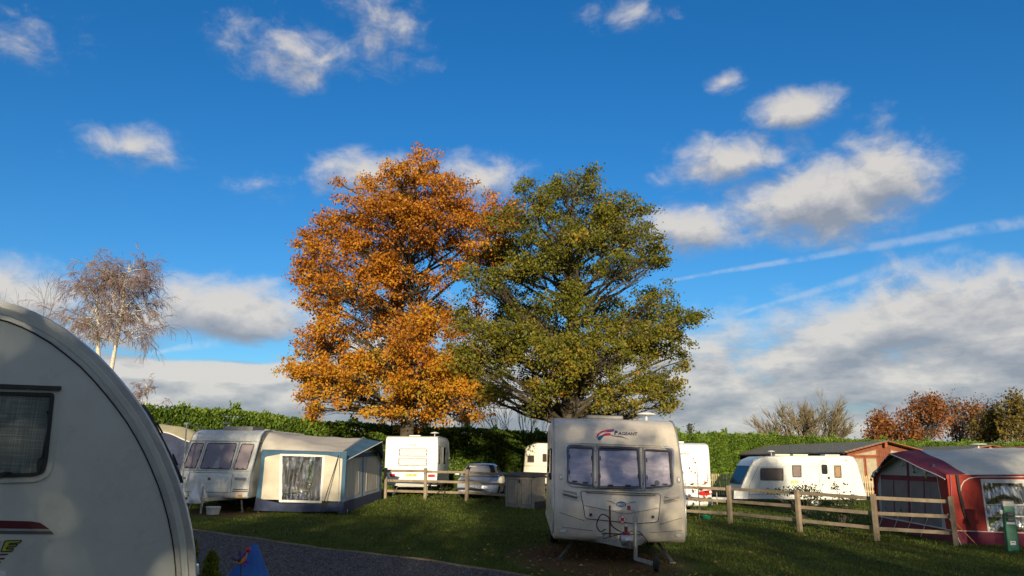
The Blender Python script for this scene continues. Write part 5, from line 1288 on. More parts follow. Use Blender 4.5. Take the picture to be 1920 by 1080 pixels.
def left_awning():
    A0 = LCM @ Vector((-.30, LCW, 0)); A1 = A0 + (LCM.to_3x3() @ Vector((0, 1, 0))) * 2.72; A1.z = gz(A1.x, A1.y); A0.z = gz(A0.x, A0.y); bd = LCM.to_3x3() @ Vector((-1, 0, 0)); bd.z = 0; bd.normalize()
    root = thing('awning', 'cream and teal-blue caravan awning with a crinkled clear window in its side', 'awning', Matrix.Translation(A1)); o = A1
    loc = lambda p: Vector(p) - o
    Ld = 6.2
    gA = gz(A0.x, A0.y); gB = gz(A1.x, A1.y); B1 = A1 + bd * Ld; B1.z = gz(B1.x, B1.y); B0 = A0 + bd * Ld; B0.z = gz(B0.x, B0.y)
    e0 = P(489, 846, A0.y).z; e1 = P(649, 850, A1.y).z; rail = 2.50 + gA - .05; ridge = P(712, 822, A1.y + 3.).z
    ins = Vector((.22, 0, 0))                      # walls lean in a little towards the roof
    TA0 = Vector((A0.x + .16, A0.y + .05, e0)); TA1 = Vector((A1.x - .03, A1.y + .03, e1))
    u = (A1 - A0); u.z = 0
    mp = pmap((0, 0, 0), u, (0, .012, 1)); Mx = root.matrix_world
    Z = Zm(Mx, mp, 320, 760, 4.364, (-1.2, 1.0))
    # near side wall: the clear window is a real opening
    outer = Z((706, 768), (1400, 786), (1440, 380), (750, 362)); hole = Z((914, 412), (1244, 422), (1222, 782), (910, 774))
    MB().plate([densify(outer, .3), densify(hole, .2)], .004, mp).build('side_wall', M['canvas'], root)
    fro = densify(rpoly(Z((895, 396), (1266, 412), (1262, 470), (1236, 800), (888, 792)), .03)); w = MB().plate([fro, densify(hole, .2)], .02, mp, .002).build('window_frame', M['rope'], root)
    h = [Vector(p) for p in hole]
    def crink(i, j):
        p = h[3].lerp(h[2], i).lerp(h[0].lerp(h[1], i), 1 - j)
        ww = .012 + .045 * mnoise.noise((i * 7, j * 2.2, 3.1)) + .022 * mnoise.noise((i * 19, j * 5, 7.7)) + .008 * mnoise.noise((i * 40, j * 14, 1.3))
        return mp(p.x, p.y, ww)
    MB().sheet(crink, 90, 50).build('clear_window', M['pvc'], w, smooth=True)
    # furnishings that show dimly through it
    for (x, y, z, sx, sy, sz, m) in ((-1.0, 1.6, .4, .7, .5, .8, 'curtain_dk'), (-1.7, 2.2, .55, .5, .5, 1.1, 'canvas_grey'), (-.6, 3.2, .35, .8, .5, .7, 'cedar')): pass
    # teal band under the eave, corner panels, mud flap
    strip(root, 'eave_band', mp, Z((748, 360), (1440, 380), (1412, 440), (1385, 430), (1280, 408), (1080, 398), (905, 398), (790, 418), (766, 430), (745, 440)), 'blue', .004, .005)
    strip(root, 'corner_band', mp, Z((750, 362), (772, 424), (740, 766), (700, 760)), 'blue', .004, .0055); strip(root, 'corner_band', mp, Z((1408, 420), (1442, 380), (1416, 790), (1388, 786)), 'blue', .004, .0055)
    flap = Z((700, 752), (760, 770), (890, 800), (1240, 806), (1390, 786), (1416, 790), (1416, 868), (1060, 872), (680, 862)); strip(root, 'mud_flap', mp, flap, 'navy', .004, .006)
    # front wall, facing right
    fd = (B1 - A1); mpf = pmap((0, 0, 0), fd, (-.012, 0, 1)); ZF = Zm(Mx, mpf, 320, 760, 4.364, (2, 1.2))
    Lf = fd.length; ef = e1 - gB; rf = ridge - gB
    MB().plate(densify([(0, .32), (Lf, .32), (Lf, ef - .05), (Lf / 2, rf - .02), (0, ef)], .3), .004, mpf).build('front_wall', M['canvas_grey'], root)
    MB().plate([(0, -.02), (Lf, -.02), (Lf, .34), (0, .34)], .004, mpf, .004).build('mud_flap', M['navy'], root)
    for a, b in ((.02, .5), (Lf - .4, Lf - .02), (Lf / 2 - .07, Lf / 2 + .07)): MB().plate([(a, .3), (b, .3), (b - (.2 if a < .1 else 0), ef - .05 if abs(a - Lf / 2) > .2 else rf - .06), (a, ef - .02 if abs(a - Lf / 2) > .2 else rf - .06)], .004, mpf, .006).build('teal_strip', M['blue'], root)
    MB().plate([(0.3, ef - .18), (Lf - .3, ef - .18), (Lf - .3, ef - .04), (.3, ef - .04)], .004, mpf, .0075).build('teal_strip', M['blue'], root)
    for a, b in ((.9, 2.6), (3.6, 5.4)):
        f = MB().plate([rpoly([(a, .45), (b, .45), (b - .1, ef - .22), (a + .1, ef - .22)], .1), shrink(rpoly([(a, .45), (b, .45), (b - .1, ef - .22), (a + .1, ef - .22)], .1), .05)], .010, mpf, .004).build('front_window', M['canvas'], root)
        def cur(i, j, a=a, b=b): return mpf(a + .06 + (b - a - .12) * i, .5 + (ef - .77) * j, .010 + .004 * math.sin(i * 26) * (.4 + j))
        MB().sheet(cur, 40, 8).build('drawn_curtain', M['canvas'], f, smooth=True)
    # roof and the teal hood over the front gable
    def roof(i, j):
        inner = e0 + (rail - e0) * min(1, j * 9) ** .6; outer = e1 + (ridge - e1) * (1 - abs(2 * j - 1))
        p = TA0.lerp(TA1, i) + bd * (Ld * j); p.z = inner + (outer - inner) * i - .05 * math.sin(math.pi * i) * math.sin(math.pi * min(1, j * 2 % 1.0001)) + .012 * math.sin(i * 17 + j * 9)
        return loc(p)
    MB().sheet(roof, 26, 40).build('roof', M['canvas_roof'], root, smooth=True)
    def hood(i, j):
        p = TA1 + bd * (Ld * j); g = (1 - abs(2 * j - 1)); p.z = e1 + (ridge - e1) * g
        d = (.10 + .55 * g) * i; return loc(p + Vector((d, 0, -.28 * i * (1 - .6 * g) - .0))) + Vector((0, 0, .004))
    MB().sheet(hood, 8, 40).build('hood', M['blue'], root, smooth=True)
    def hoodin(i, j): return Vector(hood(i, j)) - Vector((0, 0, .012))
    MB().tube([hood(1, j / 40) for j in range(41)], .014, 6).build('piping', M['rope'], root)
    MB().tube([mp(*q, .02) for q in Z((750, 362), (1100, 372), (1440, 382))], .012, 6).build('eave_pole', M['alu'], root)
    # far side wall and back so the inside is closed
    fab(root, 'far_wall', 'canvas', loc(B0), loc(B1), loc(Vector((B1.x, B1.y, e1))), loc(Vector((B0.x, B0.y, e0))), 8, 6)
    a = TA1 + Vector((0.0, 0, -.05)); b = G(600, 966); guy(root, loc(a) + Vector((-.02, -.03, 0)), loc(b), .014)
    b2 = G(738, 950); guy(root, loc(Vector((B1.x + .3, B1.y - 3, ridge - .5))), loc(Vector((B1.x + 1.0, B1.y - 2, gz(B1.x + 1, B1.y - 2)))), .008)
    for p in (G(486, 960), G(560, 960), G(652, 962)): MB().tube([loc(p) + Vector((0, -.05, .12)), loc(p) + Vector((0, -.08, -.05))], .01, 5).build('peg', M['steel'], root)
left_awning()

def tan_tent():
    c = P(330, 868, 27.5); c.z = gz(c.x, 27.5); root = thing('tent', 'tan canvas tent porch with navy edging showing behind the rounded caravan', 'tent', Matrix.Translation(c))
    top = P(300, 806, 27.5).z - c.z; ev = P(349, 828, 27.5).z - c.z; w = 1.0
    xs0 = P(270, 868, 27.5).x - c.x; xs1 = P(352, 868, 27.5).x - c.x
    def roof(i, j):
        x = xs0 + (xs1 - xs0) * i; z = top + (ev - top) * (i ** 1.6) ; return (x, 2.4 * j, z + .25 * math.sin(math.pi * j) - .02 * math.sin(i * 9))
    MB().sheet(roof, 16, 14).build('roof', M['tent'], root, smooth=True)
    MB().sheet(lambda i, j: (xs0 + (xs1 - xs0) * i, .02 + .02 * math.sin(i * 13), j * (top + (ev - top) * (i ** 1.6))), 16, 8).build('front_wall', M['navy'], root, smooth=True)
    MB().sheet(lambda i, j: (xs1 - .02, 2.4 * i, j * (ev + .25 * math.sin(math.pi * i))), 10, 8).build('side_wall', M['tent'], root, smooth=True)
    MB().tube([roof(i / 10, 0) for i in range(11)], .02, 6).build('piping', M['rope'], root)
    guy(root, (xs0 + .5, -.05, top - .35), (xs0 + 1.35, -.6, 0), .02, 'rope')
tan_tent()

def red_awning():
    C0 = G(1799, 1019); C0 = Vector((11.42, 21.5, gz(11.42, 21.5))); Lf = 6.3; fd = Vector((.13, .99, 0)).normalized(); D = 2.9; sd = Vector((.995, -.10, 0)).normalized()
    root = thing('awning', 'red and maroon awning with grey mesh front and cream roof beside the green post', 'awning', Matrix.Translation(C0)); Mx = root.matrix_world
    g1 = gz(C0.x + fd.x * Lf, C0.y + fd.y * Lf) - C0.z; g2 = gz(C0.x + sd.x * D, C0.y + sd.y * D) - C0.z
    ev = P(1741, 890, C0.y + .3).z - C0.z; rg = P(1688, 845, C0.y + Lf / 2).z - C0.z
    F0 = Vector((0, 0, 0)); F1 = fd * Lf; F1.z = g1
    mpf = pmap((0, 0, 0), -fd, (.06, 0, 1))          # front wall seen from outside (from the left): far end is on the viewer's left
    ZF = Zm(Mx, mpf, 1560, 720, 3.178, (-2, 1.))
    eL, eR = (-Lf, ev + g1 * .5), (0, ev)
    MB().plate(densify([(-Lf, .30 + g1), (0, .30), eR, (-Lf / 2, rg), eL], .3), .004, mpf).build('front_wall', M['paleblue'], root)
    MB().plate([(-Lf, g1 - .03), (0, -.03), (0, .31), (-Lf, .31 + g1)], .004, mpf, .003).build('mud_flap', M['marc'], root)
    zt = ev - .12
    def seg(a, b, z0, z1, mat, nm, w=.006, sl=None):
        MB().plate(densify([(a, z0 + g1 * (-a / Lf)), (b, z0 + g1 * (-b / Lf)), (b, z1 + g1 * .5 * (-b / Lf)), (a, z1 + g1 * .5 * (-a / Lf))], .3), .004, mpf, w).build(nm, M[mat], root)
    pan = [(-5.75, -4.55), (-4.45, -3.3), (-3.0, -1.95), (-1.85, -.75)]
    for a, b in pan: seg(a, b, .36, zt - .05, 'mesh', 'mesh_panel')
    seg(-5.75, -.75, zt - .08, zt + .06, 'marc', 'maroon_strip', .010); seg(-3.25, -3.05, .3, zt + .0, 'marc', 'maroon_strip', .012); MB().plate([(-3.25, zt), (-3.05, zt), (-3.07, rg - .05), (-3.22, rg - .05)], .004, mpf, .013).build('maroon_strip', M['marc'], root)
    for a in (-4.5, -1.9): seg(a - .03, a + .03, .3, zt, 'marc', 'maroon_strip', .011)
    MB().plate(densify([(-Lf, .28 + g1), (-Lf + .35, .3 + g1), (-Lf + .18, ev * .75), (-Lf + .5, ev + .02), (-Lf, ev)], .3), .004, mpf, .014).build('red_leg', M['redc'], root)
    MB().plate(densify([(-.42, .30), (0, .30), (0, ev), (-.95, ev + (rg - ev) * .30), (-.80, ev - .25)], .3), .004, mpf, .014).build('red_leg', M['redc'], root)
    for q in ((-.42, .30, -.80, ev - .25), (-.80, ev - .25, -.95, ev + (rg - ev) * .3)): MB().tube([mpf(q[0], q[1], .022), mpf(q[2], q[3], .022)], .010, 5).build('piping', M['rope'], root)
    MB().tube([mpf(-Lf, .33 + g1, .016), mpf(0, .33, .016)], .012, 5).build('piping', M['rope'], root)
    for a in (-5.3, -3.9, -2.75, -1.6):
        MB().tube([mpf(a, .60 + g1 * (-a / Lf), .03), mpf(a - .05, .02 + g1 * (-a / Lf), .25)], .010, 5).build('tie_down', M['rope'], root); MB().plate(rrect(a, .62 + g1 * (-a / Lf), .04, .09, .01), .012, mpf, .02).build('tie_block', M['black'], root)
    # hood over the front gable, roof
    iu = sd; back = lambda i: sd * (D * i)
    def roofp(j): return (1 - abs(2 * j - 1))
    def roof(i, j):
        p = fd * (Lf * j) + sd * (D * 1.1 * i); out = ev + (rg - ev) * roofp(j) + g1 * j * .5; inn = rg + .12 + g1 * j * .5
        inn = out + (inn - out) * (sstep(0, .25, j) * sstep(0, .25, 1 - j) * 1.0)
        p.z = out + (inn - out) * i * .8 - .035 * math.sin(math.pi * i) * abs(math.sin(2 * math.pi * j)) + .010 * math.sin(i * 14 + j * 22); return p
    MB().sheet(roof, 24, 44).build('roof', M['creamroof'], root, smooth=True)
    def hood(i, j):
        g = roofp(j); p = Vector(roof(.16 * (1 - 0), j)).lerp(Vector(roof(0, j)), min(1, i * 2)); p.z += .008
        if i > .5: p = Vector(roof(0, j)) - sd * ((.05 + .34 * g) * (i - .5) * 2) - Vector((0, 0, (.08 + .04 * (1 - g)) * (i - .5) * 2 - .008))
        return p
    MB().sheet(hood, 12, 44).build('hood', M['marc'], root, smooth=True)
    MB().tube([Vector(hood(1, j / 44)) for j in range(45)], .012, 5).build('piping', M['rope'], root)
    # side wall facing the viewer: red canvas with a big clear window
    mps = pmap((0, 0, 0), sd, (0, .02, 1)); ZS = Zm(Mx, mps, 1560, 720, 3.178, (1, 1.))
    W = D * 1.06
    hole = ZS((892, 590), (1250, 594), (1250, 878), (934, 876))
    MB().plate([densify([(0, .30), (W, .30 + g2), (W, ev + .03), (0.02, ev)], .3), densify(hole, .25)], .004, mps).build('side_wall', M['redc'], root)
    MB().plate([(-.02, -.03), (W, g2 - .03), (W, .31 + g2), (0, .32)], .004, mps, .004).build('mud_flap', M['marc'], root)
    h = [Vector(p) for p in hole]
    def pv(i, j):
        p = h[0].lerp(h[1], i).lerp(h[3].lerp(h[2], i), j); return mps(p.x, p.y, .006 + .012 * math.sin(j * 19 + 4 * i + 2 * math.sin(i * 5)) * math.sin(3 * i + 1))
    cw = MB().sheet(pv, 30, 40).build('clear_window', M['pvc2'], root, smooth=True)
    fr = [ZS((884, 566), (1260, 570), (1260, 592), (890, 590)), ZS((884, 566), (896, 590), (940, 880), (928, 880))]
    strip(cw, 'window_border', mps, fr[0], 'rope', .008, .004); strip(cw, 'window_border', mps, fr[1], 'rope', .008, .0055); line(cw, 'window_bar', mps, ZS((914, 722), (1260, 720)), .014, 'rope', .014)
    for q in ((948, 600), (1136, 598)): c = ZS(q)[0]; MB().plate(rrect(c[0], c[1], .03, .11, .01), .014, mps, .014).build('toggle', M['rope'], cw)
    c = ZS((922, 745))[0]; MB().lathe([(.045, -.005), (.052, 0), (.045, .005)], mps(c[0], c[1], .02), (0, 1, 0), 16, True).build('hanging_ring', M['orange'], cw)
    pts = ZS((765, 640), (768, 610), (785, 580), (815, 562), (860, 555), (1260, 552)); line(root, 'piping', mps, pts, .012, 'rope', .012); line(root, 'piping', mps, [(0.0, .33), (W, .33 + g2)], .012, 'rope', .012)
    strip(root, 'eave_band', mps, [(0, ev - .10), (W, ev - .07), (W, ev + .03), (0, ev)], 'redc', .004, .006)
    q = ZS((733, 540), (748, 540), (762, 640), (800, 790), (826, 862), (800, 830), (770, 740), (748, 640)); strip(root, 'storm_strap', mps, q, 'strap', .008, .05)
    guy(root, mps(.05, .55, .06), mps(.42, -.02, .35), .008, 'orange'); guy(root, mps(-.1, .75, .06), mps(.05, -.02, .30), .008, 'rope')
    MB().box(mpf(-1.0, ev + (rg - ev) * .33, .06), (.10, .08, .10)).build('corner_block', M['navy'], root, bevel=.02)
    tb = thing('camping_table', 'white folding table standing inside the red awning behind its clear window', 'table', Matrix.Translation(C0 + sd * 1.5 + fd * .8))
    MB().box((0, 0, .66), (1.1, .6, .04)).build('table_top', M['white_pl'], tb, bevel=.01)
    for a in (-.5, .5):
        for b in (-.25, .25): MB().tube([(a, b, 0), (a, b, .64)], .015, 6).build('leg', M['alu'], tb)
    fab(root, 'far_wall', 'redc', F1, F1 + sd * D, F1 + sd * D + Vector((0, 0, ev)), F1 + Vector((0, 0, ev)), 8, 6)
    # string of small coloured lanterns hung along the hood: separate things
    cols = ['redtoy', 'boll_green', 'clear_lens', 'logo_teal', 'white_pl']
    cable = [Vector(hood(1, j)) - sd * .02 - Vector((0, 0, .03 + .02 * math.sin(j * 90))) for j in np.linspace(.5, 1.0, 24)]
    ls = thing('lantern_string', 'string of small coloured lanterns hung along the red awning hood', 'lights', Mx)
    MB().tube(cable, .006, 5).build('cable', M['rope'], ls)
    for n_, k in enumerate((10, 13, 15, 17, 19, 21, 23)):
        p = cable[k]; MB().lathe([(.001, .0), (.012, -.01), (.014, -.03), (.034, -.06), (.038, -.085), (.025, -.11), (.001, -.115)], p, (0, 0, 1), 12).build('lantern', M[cols[n_ % 5]], ls, smooth=True)
    for (qx, qy, lab, mt) in ((437, 470, 'white bell-shaped lamp hanging under the peak of the red awning', 'white_pl'), (510, 515, 'green hanging ornament on the mesh front of the red awning', 'boll_green'), (584, 545, 'clear and yellow hanging ornament on the mesh front of the red awning', 'lime')):
        c = ZF((qx, qy))[0]; p = Mx @ mpf(c[0], c[1], .10); t = thing('hanging_ornament', lab, 'ornament', Matrix.Translation(p))
        MB().tube([(0, 0, .22), (0, 0, 0)], .005, 5).build('hanger', M['dark'], t); MB().lathe([(.012, .04), (.016, .0), (.045, -.06), (.05, -.085), (.001, -.09)], (0, 0, 0), (0, 0, 1), 14).build('ornament_body', M[mt], t, smooth=True)
        if 'green' in lab: MB().box((0, 0, .10), (.02, .16, .05), Matrix.Rotation(.5, 3, 'X')).build('ornament_wing', M['dark'], t)
        if 'clear' in lab: MB().lathe([(.001, .16), (.06, .13), (.07, .08), (.04, .03), (.001, .02)], (0, 0, 0), (0, 0, 1), 14).build('ornament_bulb', M['clear_lens'], t, smooth=True)
    return C0, fd, sd, D, rg
RA = red_awning()
def awning_caravan():
    C0, fd, sd, D, rg = RA; prof = rpoly([(0, .42), (.0, 1.0), (-.3, 2.0), (-.9, 2.40), (-1.6, 2.44), (-5.6, 2.44), (-6, 1.8), (-6.1, .42)], .15, 3); hw = 1.1
    o = C0 + sd * (D + .1 + hw) - fd * .2; yaw = math.atan2(-fd.y, -fd.x)
    Mx = Matrix.Translation((o.x, o.y, gz(o.x, o.y))) @ Matrix.Rotation(yaw, 4, 'Z')
    root = thing('caravan', 'white caravan hidden behind the red awning with its roof aerials showing', 'caravan', Mx); shell(prof, hw, .05).build('body', M['gel'], root, smooth=.7, fixn=True)
    L, R = side_maps(hw); window(root, R, rrect(-2, 1.6, 1, .6), .05); window(root, L, rrect(2, 1.6, 1, .6), .05)
    for s in (-1, 1): wheel(root, (-3.2, s * (hw - .12), .31), .31, .18, s)
    MB().box((-3, 0, .4), (5.4, 1, .1)).build('chassis', M['steel'], root)
    Zr = [P(1833, 842, C0.y + 4.4), P(1858, 848, C0.y + 4.2)]
    for k, (p, h) in enumerate(((P(1834, 833, C0.y + 5.0), .0), (P(1857, 843, C0.y + 4.6), .0))):
        l = Mx.inverted() @ p; l.y = max(-hw + .12, min(hw - .1, l.y))
        if k == 0: MB().tube([(l.x, l.y, 2.38), (l.x, l.y, l.z)], .028, 8).lathe([(.001, .03), (.12, .028), (.24, .01), (.25, -.01), (.001, -.03)], (l.x, l.y, l.z), (0, 0, 1), 20).build('aerial', M['cream_pl'], root, smooth=.6)
        else: MB().lathe([(.05, -.3), (.05, 0), (.07, 0), (.07, .05), (.001, .06)], (l.x, l.y, max(2.5, l.z)), (0, 0, 1), 12).build('flue', M['cream_pl'], root, smooth=.6)
awning_caravan()

# ---------------------------------------------------------------- fences
def rail_fence():
    root = thing('rail_fence', 'weathered timber post and three-rail fence running across the lawn', 'fence', Matrix.Translation((FENCE[5][0], FENCE[5][1], gz(*FENCE[5])))); o = Vector(root.matrix_world.translation)
    tops = []
    for i, (x, y) in enumerate(FENCE):
        z = gz(x, y); d = Vector((FENCE[min(i + 1, 11)][0] - FENCE[max(0, i - 1)][0], FENCE[min(i + 1, 11)][1] - FENCE[max(0, i - 1)][1], 0)).normalized()
        R = Matrix((d, Vector((-d.y, d.x, 0)), (random.uniform(-.012, .012), random.uniform(-.012, .012), 1))).transposed(); h = 1.20 + random.uniform(-.02, .03)
        MB().box(Vector((x, y, z + h / 2 - .06)) - o, (.12, .11, h + .12), R).build('post', M['timber'], root, bevel=.012)
        n = Vector((-d.y, d.x, 0)); n = n if n.y > 0 else -n; tops.append((Vector((x, y, z)) + n * .078, d))
    for (a, da), (b, db) in zip(tops[:-1], tops[1:]):
        for h in (1.08, .70, .31):
            j = random.uniform(-.012, .012); e = (b - a).normalized() * random.uniform(-.05, -.012)
            MB().beam(a - e * 0 + Vector((0, 0, h + j)) - o + (b - a).normalized() * .012, b + Vector((0, 0, h + random.uniform(-.012, .012))) - o - (b - a).normalized() * .012, .038, .092).build('rail', M['timber'], root, bevel=.006)
rail_fence()
def picket_fence():
    a = P(1325, 868, 45.5); b = P(1672, 868, 45.5); a.z = 0; b.z = 0
    root = thing('picket_fence', 'pale timber picket fence in front of the chalet', 'fence', Matrix.Translation((a.x, a.y, gz(a.x, a.y)))); L = (b - a).length; d = (b - a).normalized()
    n = int(L / .125); me = MB().add([(-.036, 0, 0), (.036, 0, 0), (.036, .02, 0), (-.036, .02, 0), (-.036, 0, 1.1), (.036, 0, 1.1), (.036, .02, 1.1), (-.036, .02, 1.1), (0, 0, 1.17), (0, .02, 1.17)],
        [(0, 1, 5, 8, 4), (3, 7, 9, 6, 2), (0, 4, 7, 3), (1, 2, 6, 5), (4, 8, 9, 7), (5, 6, 9, 8), (0, 3, 2, 1)]).mesh('picket'); me.materials.append(M['picket'])
    zb = P(1640, 922, 45.5).z
    for i in range(n):
        p = a + d * (i * .125 + random.uniform(-.008, .008)); o = bpy.data.objects.new('picket', me); COL.objects.link(o); o.parent = root
        zz = max(gz(p.x, p.y), -2) ; o.location = (p.x - a.x, p.y - a.y, zz - gz(a.x, a.y) + .05 + random.uniform(-.01, .01)); o.rotation_euler = (0, random.uniform(-.02, .02), 0)
    for h in (.35, .85): MB().beam((0, .05, h), (b.x - a.x, .05, h + gz(b.x, b.y) - gz(a.x, a.y)), .04, .07).build('rail', M['picket'], root)
    for k in range(7): q = a + d * (L * k / 6); MB().box((q.x - a.x, .10, .5 + gz(q.x, q.y) - gz(a.x, a.y)), (.09, .09, 1.15)).build('post', M['picket'], root)
picket_fence()

# ---------------------------------------------------------------- chalets
def chalet(label, c0, w, ln, ev, rg, yaw, over=.45, tiles=True, detail=True):
    "c0 front left corner; gable faces local -y"
    Mx = Matrix.Translation(c0) @ Matrix.Rotation(yaw, 4, 'Z'); root = thing('chalet', label, 'chalet', Mx)
    MB().add([(0, 0, -.6), (w, 0, -.6), (w, ln, -.6), (0, ln, -.6), (0, 0, ev), (w, 0, ev), (w, ln, ev), (0, ln, ev), (w / 2, 0, rg), (w / 2, ln, rg)],
             [(0, 1, 5, 8, 4), (3, 7, 9, 6, 2), (0, 4, 7, 3), (1, 2, 6, 5)]).build('wall', M['cedar'], root)
    sl = (rg - ev) / (w / 2); rf = None
    rows = 11
    for s in (-1, 1):
        mbk = MB()
        for k in range(rows):        # overlapping courses, each a little proud of the one below
            t0 = k / rows; t1 = (k + 1) / rows + .02; x0 = w / 2 + s * (w / 2 + over) * (1 - t0); x1 = w / 2 + s * (w / 2 + over) * (1 - t1); x1 = x1 if (x1 - w / 2) * s > 0 else w / 2
            z = lambda x: rg - sl * abs(x - w / 2) + .06
            a = (x0, x1); vs = [(x0, -over, z(x0) + .035), (x0, ln + over, z(x0) + .035), (x1, ln + over, z(x1) + .012), (x1, -over, z(x1) + .012), (x0, -over, z(x0) - .03), (x0, ln + over, z(x0) - .03), (x1, ln + over, z(x1) - .05), (x1, -over, z(x1) - .05)]
            mbk.add(vs, [(0, 3, 2, 1), (4, 5, 6, 7), (0, 1, 5, 4), (2, 3, 7, 6), (0, 4, 7, 3), (1, 2, 6, 5)] if s > 0 else [(0, 1, 2, 3), (7, 6, 5, 4), (4, 5, 1, 0), (6, 7, 3, 2), (3, 7, 4, 0), (5, 6, 2, 1)])
        r = mbk.build('roof', M['tile'], root)
        e = w / 2 + s * (w / 2 + over + .02); MB().beam((e, -over - .05, ev - sl * over + .02), (w / 2 + s * .02, -over - .05, rg + .03), .04, .20, (0, -1, 0)).build('bargeboard', M['cedar_tr'], root)
        MB().tube([(e + s * .05, -over, ev - sl * over - .02), (e + s * .05, ln + over, ev - sl * over - .02)], .05, 8).build('gutter', M['dark'], root)
    MB().box((w / 2, -.3, rg - .12), (.16, .1, .34)).build('finial', M['cedar_tr'], root)
    gm = pmap((0, 0, 0), (1, 0, 0), (0, 0, 1)); lm = pmap((0, 0, 0), (0, -1, 0), (0, 0, 1))
    # glazing in the gable either side of the central panel
    for s in (-1, 1):
        m = w / 2; zt = lambda x: rg - sl * abs(x - m) - .30
        xs = (m + s * .42, m + s * (w / 2 - .22)); mid = (xs[0] + xs[1]) / 2
        for (xa, xb, z0, z1) in ((xs[0], mid, .35, ev - .35), (mid, xs[1], .35, ev - .35)):
            q = [(min(xa, xb) + .03, z0), (max(xa, xb) - .03, z0), (max(xa, xb) - .03, z1), (min(xa, xb) + .03, z1)]; window(root, gm, q, .01, .05, .05, 'blind_cream', 'pane', 'cedar_tr', False)
        q = [(xs[0], ev - .25), (xs[1], ev - .25), (xs[1], max(ev - .18, zt(xs[1]))), (xs[0], zt(xs[0]))]
        if s < 0: q = [q[1], q[0], q[3], q[2]]
        window(root, gm, q, .01, .05, .05, 'blind_cream', 'pane', 'cedar_tr', False)
    for k in range(6): x = w / 2 - .36 + k * .144; MB().box((x, -.02, (rg - .55) / 2), (.13, .03, rg - .55)).build('board', M['cedar'], root, bevel=.008)
    for k in range(7):               # posts and windows of the long side under the eave
        y = .4 + k * (ln - .8) / 6; MB().box((-.04, y, ev / 2 - .1), (.08, .16, ev)).build('pilaster', M['cedar_tr'], root)
        if k < 6: window(root, lm, [(-y - .3 - .9, ev - 1.3), (-y - .3, ev - 1.3), (-y - .3, ev - .25), (-y - 1.2, ev - .25)], .02, .06, .04, 'blind_cream' if k % 2 else 'curtain_dk', 'pane', 'cedar_tr', False)
    return root
c = P(1594, 850, 47.0); zc = gz(c.x, c.y); rz = P(1660, 828, 47.0).z - zc
chalet('red-brown timber chalet with grey tiled roof and cream curtained gable windows', Vector((c.x, 47.4, zc)), 4.7, 13.0, P(1594, 852, 47.).z - zc + .18, rz, RAD(11))
c2 = P(1795, 850, 62.0); z2 = gz(c2.x, c2.y)
chalet('second timber chalet behind the first, mostly roof above the red awning', Vector((c2.x, 62., z2)), 5.2, 12.0, P(1795, 852, 62.).z - z2 + .2, P(1858, 836, 62.).z - z2, RAD(9))
def red_roof():
    c = P(1890, 868, 44.); c.z = gz(c.x, 44.); root = thing('red_roofed_hut', 'low hut with an orange-red roof beyond the red awning', 'hut', Matrix.Translation(c)); ev = P(1886, 850, 44).z - c.z; rg = P(1945, 836, 44).z - c.z; w = 3.8; ln = 4
    MB().add([(.2, 0, 0), (w - .2, 0, 0), (w - .2, ln, 0), (.2, ln, 0), (.2, 0, ev), (w - .2, 0, ev), (w - .2, ln, ev), (.2, ln, ev), (w / 2, 0, rg - .1), (w / 2, ln, rg - .1)], [(0, 1, 5, 8, 4), (3, 7, 9, 6, 2), (0, 4, 7, 3), (1, 2, 6, 5)]).build('wall', M['cedar'], root)
    for s in (-1, 1): MB().add([(w / 2, -.3, rg), (w / 2 + s * (w / 2 + .1), -.3, ev - .05), (w / 2 + s * (w / 2 + .1), ln + .3, ev - .05), (w / 2, ln + .3, rg), (w / 2, -.3, rg - .08), (w / 2 + s * (w / 2 + .1), -.3, ev - .13), (w / 2 + s * (w / 2 + .1), ln + .3, ev - .13), (w / 2, ln + .3, rg - .08)], [(0, 1, 2, 3), (4, 7, 6, 5), (0, 4, 5, 1), (2, 6, 7, 3), (1, 5, 6, 2)]).build('roof', M['terracotta'], root)
    gm = pmap((0, 0, 0), (1, 0, 0), (0, 0, 1)); window(root, gm, rrect(1.2, 1.3, .9, .8), .02, .06, .04, 'blind_cream', 'pane', 'white_pl', False); strip(root, 'door', gm, rrect(2.6, 1.0, .8, 1.9), 'cedar_tr', .04)
red_roof()

